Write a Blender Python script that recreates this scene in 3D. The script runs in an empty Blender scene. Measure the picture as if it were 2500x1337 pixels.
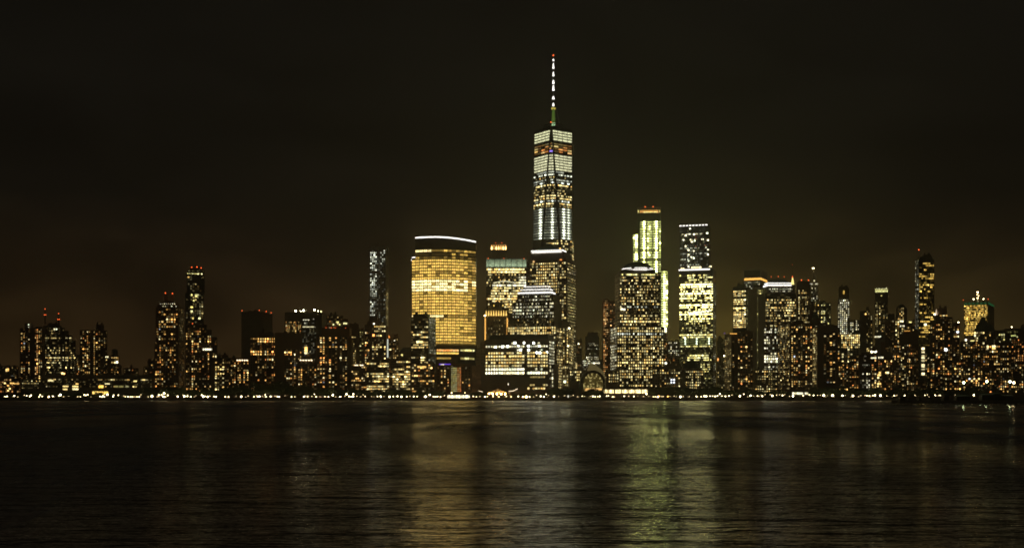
import bpy, math, random
from math import sin, cos, pi, radians, exp, sqrt
from mathutils import Vector, Matrix

# ------------------------------------------------------------------ camera, world, exposure
SC = bpy.context.scene
COL = SC.collection
F = 2932.0            # focal length in pixels of the 2500 px wide photograph
CAMZ = 4.0            # eye height above the river
HOR = 969.0           # row of the horizon
GZ = 2.0              # height of the promenade above the river
HAZE = 0.00014
WROUGH = 0.205; WREFL = 1.38   # river: mean roughness and reflectance
BOOST = 1.42           # light of all rooms
GLOW = 0.078           # strength of the city's glow on the low cloud

cam_d = bpy.data.cameras.new('camera')
cam = bpy.data.objects.new('camera', cam_d); COL.objects.link(cam)
cam.location = (0, 0, CAMZ); cam.rotation_euler = (radians(90), 0, 0)
cam_d.sensor_width = 36.0; cam_d.lens = 36.0 * F / 2500.0
cam_d.shift_y = (HOR - 668.5) / 2500.0
cam_d.clip_start = 0.5; cam_d.clip_end = 30000
SC.camera = cam

w = bpy.data.worlds.new('World'); SC.world = w; w.use_nodes = True
nt = w.node_tree; nt.nodes.clear()
def nd(t, **k):
    n = nt.nodes.new(t)
    for a, b in k.items(): setattr(n, a, b)
    return n
tc = nd('ShaderNodeTexCoord')
sep = nd('ShaderNodeSeparateXYZ'); nt.links.new(tc.outputs['Generated'], sep.inputs[0])
ramp = nd('ShaderNodeValToRGB')          # night sky glow against height above the horizon
e = ramp.color_ramp.elements
e[0].position = 0.0; e[0].color = (0.0112, 0.0058, 0.0026, 1)
e[1].position = 0.45; e[1].color = (0.0058, 0.0051, 0.0038, 1)
for p_, c_ in ((0.06, (0.0104, 0.0058, 0.0028, 1)), (0.16, (0.0042, 0.0037, 0.0028, 1)), (0.28, (0.0052, 0.0046, 0.0034, 1))):
    q = e.new(p_); q.color = c_
def mth(op, a, b=None, c=None):
    n = nd('ShaderNodeMath', operation=op)
    for i_, v_ in enumerate((a, b, c)):
        if v_ is None: continue
        if isinstance(v_, (int, float)): n.inputs[i_].default_value = v_
        else: nt.links.new(v_, n.inputs[i_])
    return n.outputs[0]
mp = nd('ShaderNodeMapping'); mp.inputs['Scale'].default_value = (3.0, 3.0, 7.0)
nt.links.new(tc.outputs['Generated'], mp.inputs[0])
nz = nd('ShaderNodeTexNoise'); nz.inputs['Scale'].default_value = 2.6; nz.inputs['Detail'].default_value = 5; nz.inputs['Distortion'].default_value = 0.4
nt.links.new(mp.outputs[0], nz.inputs['Vector'])
nt.links.new(sep.outputs['Z'], ramp.inputs[0])
# low cloud lit by the city: stronger behind the business district, ragged upper edge
zc_ = mth('ABSOLUTE', mth('ADD', sep.outputs['Z'], mth('MULTIPLY', mth('SUBTRACT', nz.outputs['Fac'], 0.5), -0.16)))
fall = mth('POWER', 2.718, mth('MULTIPLY', mth('POWER', mth('DIVIDE', zc_, 0.083), 2.0), -1.0))
az = mth('DIVIDE', sep.outputs['X'], mth('MAXIMUM', sep.outputs['Y'], 0.05))
azr = nd('ShaderNodeValToRGB'); nt.links.new(mth('ADD', az, 0.5), azr.inputs[0]); E_ = azr.color_ramp.elements
E_[0].position = 0.0; E_[0].color = (.25, .15, .045, 1); E_[1].position = 1.0; E_[1].color = (.35, .24, .07, 1)
for p_, c_ in ((.30, (.25, .14, .045)), (.40, (.32, .20, .06)), (.47, (.46, .33, .10)), (.56, (.72, .52, .12)), (.60, (.70, .52, .12)), (.67, (1.0, .70, .10)), (.73, (.85, .60, .12)), (.80, (.75, .54, .13)), (.86, (.55, .38, .10))):
    q = E_.new(p_); q.color = (*c_, 1)
gl = nd('ShaderNodeVectorMath', operation='SCALE'); nt.links.new(azr.outputs[0], gl.inputs[0]); nt.links.new(mth('MULTIPLY', fall, GLOW), gl.inputs['Scale'])
mr = nd('ShaderNodeMapRange'); mr.inputs[1].default_value = 0.3; mr.inputs[2].default_value = 0.75
mr.inputs[3].default_value = 0.8; mr.inputs[4].default_value = 1.3
nt.links.new(nz.outputs['Fac'], mr.inputs[0])
m0 = nd('ShaderNodeVectorMath', operation='SCALE'); nt.links.new(ramp.outputs[0], m0.inputs[0]); nt.links.new(mr.outputs[0], m0.inputs['Scale'])
mx = nd('ShaderNodeVectorMath', operation='ADD'); nt.links.new(m0.outputs[0], mx.inputs[0]); nt.links.new(gl.outputs[0], mx.inputs[1])
bg = nd('ShaderNodeBackground'); bg.inputs['Strength'].default_value = 1.0
nt.links.new(mx.outputs[0], bg.inputs['Color'])
wo = nd('ShaderNodeOutputWorld'); nt.links.new(bg.outputs[0], wo.inputs['Surface'])

SC.view_settings.view_transform = 'Standard'; SC.view_settings.look = 'None'
SC.view_settings.exposure = 0.0; SC.view_settings.gamma = 1.0
SC.render.engine = 'CYCLES'
SC.cycles.filter_width = 1.8; SC.cycles.use_denoising = True; SC.cycles.use_adaptive_sampling = False
SC.cycles.max_bounces = 4; SC.cycles.diffuse_bounces = 2; SC.cycles.glossy_bounces = 2
SC.cycles.transmission_bounces = 2; SC.cycles.volume_bounces = 0; SC.cycles.transparent_max_bounces = 8
SC.cycles.sample_clamp_indirect = 4.5
SC.cycles.use_light_tree = True

# ------------------------------------------------------------------ materials
MATS = {}
def newmat(name):
    m = bpy.data.materials.new(name); m.use_nodes = True
    return m, m.node_tree, m.node_tree.nodes['Principled BSDF']

def wallmat(name, col, rough=0.75, scale=0.12, var=0.35, metal=0.0, bump=0.0):
    m, t, b = newmat(name)
    o = t.nodes.new('ShaderNodeTexCoord')
    n = t.nodes.new('ShaderNodeTexNoise'); n.inputs['Scale'].default_value = scale; n.inputs['Detail'].default_value = 5
    t.links.new(o.outputs['Object'], n.inputs['Vector'])
    r = t.nodes.new('ShaderNodeMapRange'); r.inputs[3].default_value = 1 - var; r.inputs[4].default_value = 1 + var
    t.links.new(n.outputs['Fac'], r.inputs[0])
    s = t.nodes.new('ShaderNodeVectorMath'); s.operation = 'SCALE'; s.inputs[0].default_value = col
    t.links.new(r.outputs[0], s.inputs['Scale']); t.links.new(s.outputs[0], b.inputs['Base Color'])
    b.inputs['Roughness'].default_value = rough; b.inputs['Metallic'].default_value = metal
    MATS[name] = m
    return m
wallmat('brick', (0.30, 0.17, 0.10)); wallmat('concrete', (0.27, 0.24, 0.19)); wallmat('limestone', (0.42, 0.36, 0.26))
wallmat('granite', (0.30, 0.25, 0.19)); wallmat('dark_metal', (0.06, 0.06, 0.06), 0.45, metal=0.5)
wallmat('copper_roof', (0.10, 0.15, 0.11), 0.6); wallmat('dark_brick', (0.22, 0.14, 0.095)); wallmat('curtain_wall', (0.10, 0.105, 0.10), 0.25)
wallmat('white_canvas', (0.75, 0.70, 0.60), 0.8); wallmat('asphalt', (0.05, 0.048, 0.045), 0.9); wallmat('paving', (0.22, 0.20, 0.17), 0.85)
wallmat('stone_wall', (0.25, 0.22, 0.18), 0.9); wallmat('bark', (0.10, 0.07, 0.045), 0.95, 2.0); wallmat('lamp_metal', (0.08, 0.09, 0.07), 0.5)
wallmat('steel', (0.55, 0.56, 0.55), 0.35, metal=0.8)
tl = MATS['white_canvas'].node_tree; tr_ = tl.nodes.new('ShaderNodeBsdfTranslucent'); tr_.inputs['Color'].default_value = (.8, .7, .5, 1); ms_ = tl.nodes.new('ShaderNodeMixShader'); ms_.inputs[0].default_value = .5
tl.links.new(tl.nodes['Principled BSDF'].outputs[0], ms_.inputs[1]); tl.links.new(tr_.outputs[0], ms_.inputs[2]); tl.links.new(ms_.outputs[0], tl.nodes['Material Output'].inputs['Surface'])
m, t, b = newmat('unlit_glass'); b.inputs['Base Color'].default_value = (0.02, 0.022, 0.022, 1); b.inputs['Roughness'].default_value = 0.08; MATS['unlit_glass'] = m

m, t, b = newmat('leaves')
n = t.nodes.new('ShaderNodeTexNoise'); n.inputs['Scale'].default_value = 0.6
o = t.nodes.new('ShaderNodeTexCoord'); t.links.new(o.outputs['Object'], n.inputs['Vector'])
r = t.nodes.new('ShaderNodeValToRGB'); r.color_ramp.elements[0].color = (0.035, 0.055, 0.018, 1); r.color_ramp.elements[1].color = (0.11, 0.15, 0.04, 1)
r.color_ramp.elements[0].position = 0.3; r.color_ramp.elements[1].position = 0.7
t.links.new(n.outputs['Fac'], r.inputs[0]); t.links.new(r.outputs[0], b.inputs['Base Color']); b.inputs['Roughness'].default_value = 0.7
MATS['leaves'] = m

def emit(name, col, strength, sampling=None):
    m = bpy.data.materials.new(name); m.use_nodes = True; t = m.node_tree; t.nodes.clear()
    e = t.nodes.new('ShaderNodeEmission'); e.inputs['Color'].default_value = (*col, 1); e.inputs['Strength'].default_value = strength
    o = t.nodes.new('ShaderNodeOutputMaterial'); t.links.new(e.outputs[0], o.inputs['Surface'])
    if sampling: m.cycles.emission_sampling = sampling
    MATS[name] = m
    return m
# lit windows: the colour of each room's light is kept on the window itself
def roomlight(name, src):
    m = bpy.data.materials.new(name); m.use_nodes = True; t = m.node_tree; t.nodes.clear()
    if src == 'object':
        a = t.nodes.new('ShaderNodeObjectInfo'); c = a.outputs['Color']
    else:
        a = t.nodes.new('ShaderNodeAttribute'); a.attribute_name = 'glow'; c = a.outputs['Color']
    g = t.nodes.new('ShaderNodeTexCoord')
    n = t.nodes.new('ShaderNodeTexNoise'); n.inputs['Scale'].default_value = 0.55; n.inputs['Detail'].default_value = 1
    geo = t.nodes.new('ShaderNodeNewGeometry'); t.links.new(geo.outputs['Position'], n.inputs['Vector'])
    r = t.nodes.new('ShaderNodeMapRange'); r.inputs[1].default_value = .3; r.inputs[2].default_value = .7; r.inputs[3].default_value = 0.45; r.inputs[4].default_value = 1.5
    r.inputs[3].default_value *= BOOST; r.inputs[4].default_value *= BOOST
    t.links.new(n.outputs['Fac'], r.inputs[0])
    e = t.nodes.new('ShaderNodeEmission'); t.links.new(c, e.inputs['Color']); t.links.new(r.outputs[0], e.inputs['Strength'])
    o = t.nodes.new('ShaderNodeOutputMaterial'); t.links.new(e.outputs[0], o.inputs['Surface'])
    MATS[name] = m
roomlight('room_light', 'object'); roomlight('room_light_rows', 'attr')
emit('tent_glow', (1, .5, .15), 90); emit('red_beacon', (1.0, 0.14, 0.03), 3.2); emit('white_strip', (1.0, 0.96, 0.88), 2.6); emit('white_flood', (1.0, 0.95, 0.60), 30)
emit('lamp_white', (1.0, 0.84, 0.46), 14); emit('lamp_dim', (1.0, 0.74, 0.36), 6); emit('lamp_yellow', (1.0, 0.80, 0.38), 11); emit('lamp_warm', (1.0, 0.70, 0.32), 26); emit('lamp_orange', (1.0, 0.40, 0.08), 18); emit('lamp_green', (0.80, 1.0, 0.50), 25)
emit('violet_light', (0.22, 0.10, 1.0), 1.1); emit('amber_strip', (1.0, 0.50, 0.10), 1.6); emit('gold_strip', (1.0, 0.62, 0.15), 2.2); emit('string_bulbs', (1.0, 0.8, 0.5), 5)

# ------------------------------------------------------------------ helpers
def kx(px): return (px - 1250.0) / F
def WX(px, D): return kx(px) * D
def WZ(py, D): return CAMZ + (HOR - py) / F * D

def mesh_obj(name, verts, faces, mat, parent=None, smooth=False, loc=(0, 0, 0)):
    me = bpy.data.meshes.new(name); me.from_pydata([tuple(v) for v in verts], [], faces)
    me.materials.append(MATS[mat] if isinstance(mat, str) else mat)
    if smooth:
        for p in me.polygons: p.use_smooth = True
    me.update()
    o = bpy.data.objects.new(name, me); COL.objects.link(o); o.location = loc
    if parent: o.parent = parent
    return o

def empty(name, loc, label=None, cat=None, group=None):
    o = bpy.data.objects.new(name, None); COL.objects.link(o); o.location = loc; o.empty_display_size = 5
    if label: o['label'] = label
    if cat: o['category'] = cat
    if group: o['group'] = group
    return o

class MB:
    def __init__(s): s.v = []; s.f = []
    def quadprism(s, pts, z0, z1, pts2=None, bottom=False, cap=True):
        n = len(pts); b = len(s.v); pts2 = pts2 or pts
        s.v += [(p[0], p[1], z0) for p in pts] + [(p[0], p[1], z1) for p in pts2]
        for i in range(n):
            j = (i + 1) % n; s.f.append((b + i, b + j, b + n + j, b + n + i))
        if cap: s.f.append(tuple(b + n + i for i in range(n)))
        if bottom: s.f.append(tuple(b + n - 1 - i for i in range(n)))
    def box(s, x0, x1, y0, y1, z0, z1):
        s.quadprism([(x0, y0), (x1, y0), (x1, y1), (x0, y1)], z0, z1, bottom=True)
    def cone(s, cx, cy, z0, z1, r0, r1, n=10, cap=True, ph=0):
        s.quadprism([(cx + r0 * cos(ph + 2 * pi * i / n), cy + r0 * sin(ph + 2 * pi * i / n)) for i in range(n)], z0, z1,
                    [(cx + r1 * cos(ph + 2 * pi * i / n), cy + r1 * sin(ph + 2 * pi * i / n)) for i in range(n)], cap=cap)
    def dome(s, cx, cy, z0, r, h, n=20, m=6, fr=1.0):
        prev = None
        for k in range(m + 1):
            a = pi / 2 * k / m; rr = max(r * cos(a), 0.01); z = z0 + h * sin(a)
            b = len(s.v)
            s.v += [(cx + rr * cos(2 * pi * i / n), cy + rr * fr * sin(2 * pi * i / n), z) for i in range(n)]
            if prev is not None:
                for i in range(n):
                    j = (i + 1) % n; s.f.append((prev + i, prev + j, b + j, b + i))
            prev = b
        s.f.append(tuple(prev + i for i in range(n)))
    def ball(s, cx, cy, cz, r, n=8, m=5):
        b = len(s.v); s.v.append((cx, cy, cz - r))
        for k in range(1, m):
            a = -pi / 2 + pi * k / m
            s.v += [(cx + r * cos(a) * cos(2 * pi * i / n), cy + r * cos(a) * sin(2 * pi * i / n), cz + r * sin(a)) for i in range(n)]
        s.v.append((cx, cy, cz + r)); top = len(s.v) - 1
        for i in range(n):
            j = (i + 1) % n
            s.f.append((b, b + 1 + j, b + 1 + i))
            for k in range(m - 2):
                q = b + 1 + k * n; s.f.append((q + i, q + j, q + n + j, q + n + i))
            q = b + 1 + (m - 2) * n; s.f.append((q + i, q + j, top))
    def bar(s, a, c, r=0.3, n=6):
        a = Vector(a); c = Vector(c); d = (c - a).normalized()
        u = d.orthogonal().normalized(); w_ = d.cross(u); b = len(s.v)
        for p in (a, c):
            s.v += [tuple(p + (u * cos(2 * pi * i / n) + w_ * sin(2 * pi * i / n)) * r) for i in range(n)]
        for i in range(n):
            j = (i + 1) % n; s.f.append((b + i, b + j, b + n + j, b + n + i))
        s.f.append(tuple(b + n - 1 - i for i in range(n))); s.f.append(tuple(b + n + i for i in range(n)))
    def build(s, name, mat, parent=None, smooth=False, off=None):
        v = s.v
        if off is not None: v = [(p[0] - off[0], p[1] - off[1], p[2] - off[2]) for p in v]
        return mesh_obj(name, v, s.f, mat, parent, smooth)

# unit window: a shallow box, scaled by each window object
UW = MB(); UW.box(-.5, .5, -.5, .5, -.5, .5)
UNIT = bpy.data.meshes.new('window'); UNIT.from_pydata(UW.v, [], UW.f); UNIT.materials.append(MATS['room_light'])
BB = MB(); BB.ball(0, 0, 0, 1.0, 8, 6)
BEACON = bpy.data.meshes.new('beacon'); BEACON.from_pydata(BB.v, [], BB.f); BEACON.materials.append(MATS['red_beacon'])

PAL = {
 'res':  [((1, .55, .14), 5), ((1, .68, .23), 5), ((1, .84, .42), 2.5), ((1, .34, .08), 1), ((1, .45, .10), 2.5), ((.8, .88, 1), .12)],
 'off':  [((1, .74, .26), 5), ((1, .85, .40), 3), ((1, .60, .16), 1.5)],
 'gold': [((1, .62, .12), 6), ((1, .67, .16), 3), ((1, .54, .08), 1)],
 'wht':  [((1, .90, .52), 4), ((1, .95, .68), 3), ((.92, 1, .66), 1)],
 'yel':  [((1, .87, .28), 5), ((1, .94, .42), 4), ((1, .76, .20), 1)],
 'grn':  [((.90, .97, .28), 4), ((.97, 1, .38), 3), ((.80, .88, .22), 1)],
 'cool': [((.92, .95, .72), 3), ((.97, 1, .76), 2), ((.82, .88, .74), 1)],
 'crm':  [((.93, .96, .66), 1)],
 'ora':  [((1, .45, .12), 3), ((1, .60, .22), 3), ((1, .35, .08), 1)],
 'red':  [((1, .22, .05), 1)], 'vio': [((.35, .22, 1), 1)],
}
def pick(pal, rnd):
    L = PAL[pal]; t_ = rnd.random() * sum(a[1] for a in L)
    for c, q in L:
        t_ -= q
        if t_ <= 0: return c
    return L[-1][0]

BUILDS = []   # (x0, x1, ytop, short phrase) for labels of what stands before them
class Bld:
    """one building: Empty at its base, parts beneath it. Pixel rows and columns of the photograph are turned into metres at distance D."""
    def __init__(s, name, label, cat, D, x0, x1, ytop, th=None, xs=None, dep=30.0, group=None, mat='concrete', seed=None, left=False):
        s.D = D; th = th if th is not None else (0.0 if xs is not None else math.degrees(math.atan(kx((x0 + x1) / 2)))); s.th = radians(th); s.mat = mat; s.rnd = random.Random(seed if seed is not None else int(x0 * 7 + ytop * 13 + D))
        s.u = (cos(s.th), -sin(s.th)); s.v = (sin(s.th), cos(s.th)); s.left = left
        s.vx = s.rnd.uniform(.95, 1.35); s.vy = s.rnd.uniform(.92, 1.16); s.vw = s.rnd.uniform(.74, 1.02)
        xc = x0 if left else x1
        s.P = (WX(xc, D), D)                       # the near corner
        s.x0, s.x1 = x0, x1
        if xs is not None:
            k = kx(xs); den = (s.v[0] - k * s.v[1]); dep = (k * s.P[1] - s.P[0]) / den if abs(den) > 1e-6 else dep
            dep = max(8.0, min(abs(dep), 90.0))
        s.dep = dep
        a = s.front(x0); c = s.front(x1)
        cx = (a[0] + c[0]) / 2 + s.v[0] * dep / 2; cy = (a[1] + c[1]) / 2 + s.v[1] * dep / 2
        s.o = (cx, cy, GZ)
        s.root = empty(name, s.o, label, cat, group)
        s.body = MB(); s.tiers = []; s.lit = []; s.dark = []
        BUILDS.append((x0, x1, ytop, D, label))
    def front(s, px, ins=0.0):
        k = kx(px); px_, py_ = s.P[0] + s.v[0] * ins, s.P[1] + s.v[1] * ins
        t_ = (k * py_ - px_) / (s.u[0] - k * s.u[1]); return (px_ + t_ * s.u[0], py_ + t_ * s.u[1])
    def z(s, py): return WZ(py, s.P[1])
    def quad(s, x0, x1, ins=0.0, dep=None):
        a = s.front(x0, ins); b = s.front(x1, ins); d = (dep if dep is not None else s.dep - 2 * ins)
        return [a, b, (b[0] + s.v[0] * d, b[1] + s.v[1] * d), (a[0] + s.v[0] * d, a[1] + s.v[1] * d)]
    def tier(s, x0, x1, yt, yb=None, ins=0.0, dep=None, part=None, mat=None):
        q = s.quad(x0, x1, ins, dep); z0 = GZ if yb is None else s.z(yb)
        if part:
            m = MB(); m.quadprism(q, z0, s.z(yt)); m.build(part, mat or s.mat, s.root, off=s.o)
        else: s.body.quadprism(q, z0, s.z(yt))
        s.tiers.append((x0, x1, yt, yb, ins, q)); return s
    def frust(s, x0, x1, yb, X0, X1, yt, ins=0, ins2=6, part='roof', mat='copper_roof', dep2=None):
        m = MB(); q2 = s.quad(X0, X1, ins2, dep2); m.quadprism(s.quad(x0, x1, ins), s.z(yb), s.z(yt), q2); m.build(part, mat, s.root, off=s.o)
    # ---- windows
    def face(s, f, ti):
        q = s.tiers[ti][5]
        if f == 'f': a, b = q[0], q[1]; nrm = (-s.v[0], -s.v[1])
        elif f == 'r': a, b = q[1], q[2]; nrm = s.u
        else: a, b = q[3], q[0]; nrm = (-s.u[0], -s.u[1])
        return a, b, nrm
    def addw(s, a, b, nrm, t0, t1, z0, z1, col, out=0.1):
        """window between fractions t0..t1 of the edge a-b"""
        ax, ay = a[0] + (b[0] - a[0]) * t0, a[1] + (b[1] - a[1]) * t0
        bx, by = a[0] + (b[0] - a[0]) * t1, a[1] + (b[1] - a[1]) * t1
        (s.lit if col else s.dark).append((ax + nrm[0] * out, ay + nrm[1] * out, bx + nrm[0] * out, by + nrm[1] * out, z0, z1, col))
    def win(s, ti=0, f='f', x=None, y=None, px=4.4, py=5.0, p=0.3, pal='res', br=0.9, fw=.62, fh=.62, sg=.55, rowv=.5, colv=.5, clump=0, dark=True, mx=1.5, my=2, fn=None):
        T = s.tiers[ti]; a, b, nrm = s.face(f, ti); R = s.rnd
        ya, yb = (T[2] + my, (T[3] if T[3] is not None else 960) - my) if y is None else y
        L = sqrt((b[0] - a[0]) ** 2 + (b[1] - a[1]) ** 2)
        if f == 'f':
            xa, xb = (T[0] + mx, T[1] - mx) if x is None else x
            def tt(xx):
                q = s.front(xx, T[4]); return ((q[0] - a[0]) * (b[0] - a[0]) + (q[1] - a[1]) * (b[1] - a[1])) / L / L
            ta, tb = tt(xa), tt(xb); nx = max(1, round((xb - xa) / px))
        else:
            ta, tb = (0.06, 0.94) if x is None else x; nx = max(1, round(L * (tb - ta) / (px * s.D / F)))
        if pal == 'res': nx = max(1, round(nx * s.vx)); py *= s.vy; fw *= s.vw; fh *= .9; br *= .62
        elif pal in ('off', 'wht', 'ora'): br *= .72
        ny = max(1, round((yb - ya) / py)); D = s.P[1]
        rows = [1 + rowv * R.uniform(-1, 1) * 1.6 for _ in range(ny)]; cols = [1 + colv * R.uniform(-1, 1) * 1.6 for _ in range(nx)]
        dz = (yb - ya) / ny; dt = (tb - ta) / nx; prev = False
        for j in range(ny):
            yc = ya + (j + .5) * dz; zc = WZ(yc, D); hh = dz * fh / F * D / 2; prev = False
            for i in range(nx):
                pp = p * max(0, rows[j]) * max(0, cols[i]); B = br; P = pal
                if fn:
                    r = fn((i + .5) / nx, yc, j, i)
                    if r is not None:
                        pp, B = r[0], r[1]
                        if len(r) > 2 and r[2]: P = r[2]
                if P == 'res' and pp < .75: pp *= .72
                if clump and prev: pp = max(pp, clump)
                on = R.random() < pp; prev = on
                t0 = ta + (i + .5 - fw / 2) * dt; t1 = t0 + fw * dt
                if on:
                    c = pick(P, R); g = B * exp(R.gauss(-.12, sg * 1.15))
                    if fw < .75 and sg > .3:
                        q_ = R.uniform(.55, 1.12); mid = (t0 + t1) / 2 + R.uniform(-.06, .06) * dt; t0, t1 = mid - fw * dt * q_ / 2, mid + fw * dt * q_ / 2
                        hh_ = hh * R.uniform(.7, 1.1)
                    else: hh_ = hh
                    s.addw(a, b, nrm, t0, t1, zc - hh_, zc + hh_, (c[0] * g, c[1] * g, c[2] * g))
                elif dark and R.random() < .28:
                    c = pick(P, R); g = R.uniform(.02, .11); s.addw(a, b, nrm, t0, t1, zc - hh, zc + hh, (c[0] * g, c[1] * g, c[2] * g))
                elif dark: s.addw(a, b, nrm, t0, t1, zc - hh, zc + hh, None)
        return s
    def spot(s, x, y, w_, h, col, br=1.0, ti=0):
        T = s.tiers[ti]; a, b, nrm = s.face('f', ti); c = s.front(x - w_ / 2, T[4]); d = s.front(x + w_ / 2, T[4])
        if isinstance(col, str): col = pick(col, s.rnd)
        s.lit.append((c[0] + nrm[0] * .25, c[1] + nrm[1] * .25, d[0] + nrm[0] * .25, d[1] + nrm[1] * .25, s.z(y + h / 2), s.z(y - h / 2), (col[0] * br, col[1] * br, col[2] * br)))
        return s
    def beacons(s, pts, r=0.9, roof=None, mat=None, name='beacon'):
        """small lamps on stalks; pts in photograph pixels, roof = row the stalk stands on"""
        for (x, y) in pts:
            p = s.front(x, 3.0); zz = WZ(y, p[1])
            o = bpy.data.objects.new(name, BEACON); COL.objects.link(o); o.parent = s.root
            o.location = (p[0] - s.o[0], p[1] - s.o[1], zz - s.o[2]); o.scale = (r * (.62 if mat is None else .85),) * 3
            if mat:
                me = BEACON_M.get(mat)
                if not me:
                    me = BEACON.copy(); me.materials[0] = MATS[mat]; BEACON_M[mat] = me
                o.data = me
            zr = WZ(roof, p[1]) if roof is not None else zz - 6
            if zr < zz - r:
                m = MB(); m.cone(p[0], p[1], zr, zz - r * .6, .35, .25, 6); o.parent = m.build(name + '_mast', 'dark_metal', s.root, off=s.o)
        return s
    def strip(s, name, mat, x0, x1, y, h=1.2, ins=0.0, side=None, dots=0, yside=None, thick=0.6, frac=1.0):
        """lighting strip along the front (and side) edge"""
        m = MB(); q = s.quad(x0, x1, ins); zc = s.z(y); hz = h / F * s.D / 2
        def run(a, b, n):
            L = sqrt((b[0] - a[0]) ** 2 + (b[1] - a[1]) ** 2)
            k = max(1, int(L / (dots * s.D / F))) if dots else 1
            for i in range(k):
                t0, t1 = (i / k, (i + (0.62 if dots else 1.0)) / k)
                A = (a[0] + (b[0] - a[0]) * t0, a[1] + (b[1] - a[1]) * t0); B = (a[0] + (b[0] - a[0]) * t1, a[1] + (b[1] - a[1]) * t1)
                m.quadprism([(A[0] + n[0] * thick, A[1] + n[1] * thick), (B[0] + n[0] * thick, B[1] + n[1] * thick), (B[0] + n[0] * .02, B[1] + n[1] * .02), (A[0] + n[0] * .02, A[1] + n[1] * .02)], zc - hz, zc + hz, bottom=True)
        run(q[0], q[1], (-s.v[0], -s.v[1]))
        if side == 'r': run(q[1], (q[1][0] + (q[2][0] - q[1][0]) * frac, q[1][1] + (q[2][1] - q[1][1]) * frac), s.u)
        if side == 'l': run((q[0][0] + (q[3][0] - q[0][0]) * frac, q[0][1] + (q[3][1] - q[0][1]) * frac), q[0], (-s.u[0], -s.u[1]))
        m.build(name, mat, s.root, off=s.o); return s
    def ribs(s, ti=0, f='f', pitch=8.0, w_=0.5, out=0.35, mat=None, name='facade_ribs', horiz=0):
        """vertical piers and floor ledges standing proud of the wall, between the windows"""
        T = s.tiers[ti]; a, b, nrm = s.face(f, ti); L = sqrt((b[0] - a[0]) ** 2 + (b[1] - a[1]) ** 2)
        n = max(2, int(L / (pitch * s.D / F))); m = MB(); z0 = GZ if T[3] is None else s.z(T[3]); z1 = s.z(T[2])
        for i in range(n + 1):
            t_ = i / n; hw = w_ / 2 / L
            t0, t1 = max(0, t_ - hw), min(1, t_ + hw)
            A = (a[0] + (b[0] - a[0]) * t0, a[1] + (b[1] - a[1]) * t0); B = (a[0] + (b[0] - a[0]) * t1, a[1] + (b[1] - a[1]) * t1)
            m.quadprism([(A[0] + nrm[0] * out, A[1] + nrm[1] * out), (B[0] + nrm[0] * out, B[1] + nrm[1] * out), (B[0] + nrm[0] * .003, B[1] + nrm[1] * .003), (A[0] + nrm[0] * .003, A[1] + nrm[1] * .003)], z0, z1 - .2)
        m.build(name, mat or s.mat, s.root, off=s.o); return s
    def done(s):
        """link the building: body, lit windows (the 100 largest and brightest as parts of their own), the rest as one part"""
        if s.body.f: s.body.build('walls', s.mat, s.root, off=s.o)
        if s.tiers and not any(c.name.split('.')[0] in ('roof', 'dome', 'vault', 'curved_roof', 'spire', 'spire_roof', 'lit_spire', 'pyramid_roof', 'roof_screen', 'crown_piers', 'water_tank', 'roof_lamps') for c in s.root.children):
            T = min(s.tiers, key=lambda t_: t_[2]); q = T[5]; R = random.Random(int(T[0] * 3 + T[2])); zt_ = s.z(T[2])
            W_ = sqrt((q[1][0] - q[0][0]) ** 2 + (q[1][1] - q[0][1]) ** 2); L_ = sqrt((q[3][0] - q[0][0]) ** 2 + (q[3][1] - q[0][1]) ** 2)
            n_ = 3 if W_ > 20 else 2
            if W_ > 7 and L_ > 7:
                for k in range(n_):
                    w2 = min(R.uniform(1.2, 3.2), W_ * .13); t_ = (k + R.uniform(.3, .7)) / n_; d_ = L_ * R.uniform(.25, .5); h_ = R.uniform(1.0, 3.4); m = MB()
                    cx_ = q[0][0] + s.u[0] * W_ * t_ + s.v[0] * d_; cy_ = q[0][1] + s.u[1] * W_ * t_ + s.v[1] * d_
                    if R.random() < .3: m.cone(cx_, cy_, zt_ + .6, zt_ + .6 + h_, w2 * .7, w2 * .7, 12); m.cone(cx_, cy_, zt_ + .6 + h_, zt_ + 1.7 + h_, w2 * .75, .1, 12); m.cone(cx_, cy_, zt_ + .003, zt_ + .6, w2 * .4, w2 * .4, 6); m.build('roof_tank', 'bark', s.root, off=s.o)
                    else:
                        P_ = [(cx_ + s.u[0] * i_ * w2 + s.v[0] * j_ * w2, cy_ + s.u[1] * i_ * w2 + s.v[1] * j_ * w2) for i_, j_ in ((-1, -1), (1, -1), (1, 1), (-1, 1))]
                        m.quadprism(P_, zt_ + .003, zt_ + h_, bottom=True); m.build('roof_plant', s.mat, s.root, off=s.o)
        def key(w_):
            L = sqrt((w_[2] - w_[0]) ** 2 + (w_[3] - w_[1]) ** 2)
            return -L * (w_[5] - w_[4]) * (0.3 + min(2.0, sum(w_[6]) / 3))
        L = sorted(s.lit, key=key); one, rest = L[:NWIN], L[NWIN:]
        for q in one:
            cx, cy = (q[0] + q[2]) / 2, (q[1] + q[3]) / 2; z0, z1 = min(q[4], q[5]), max(q[4], q[5])
            o = bpy.data.objects.new('window', UNIT); COL.objects.link(o); o.parent = s.root
            o.location = (cx - s.o[0], cy - s.o[1], (z0 + z1) / 2 - s.o[2])
            o.rotation_euler = (0, 0, math.atan2(q[3] - q[1], q[2] - q[0]))
            o.scale = (sqrt((q[2] - q[0]) ** 2 + (q[3] - q[1]) ** 2), 0.12, z1 - z0)
            o.color = (*q[6], 1)
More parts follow.
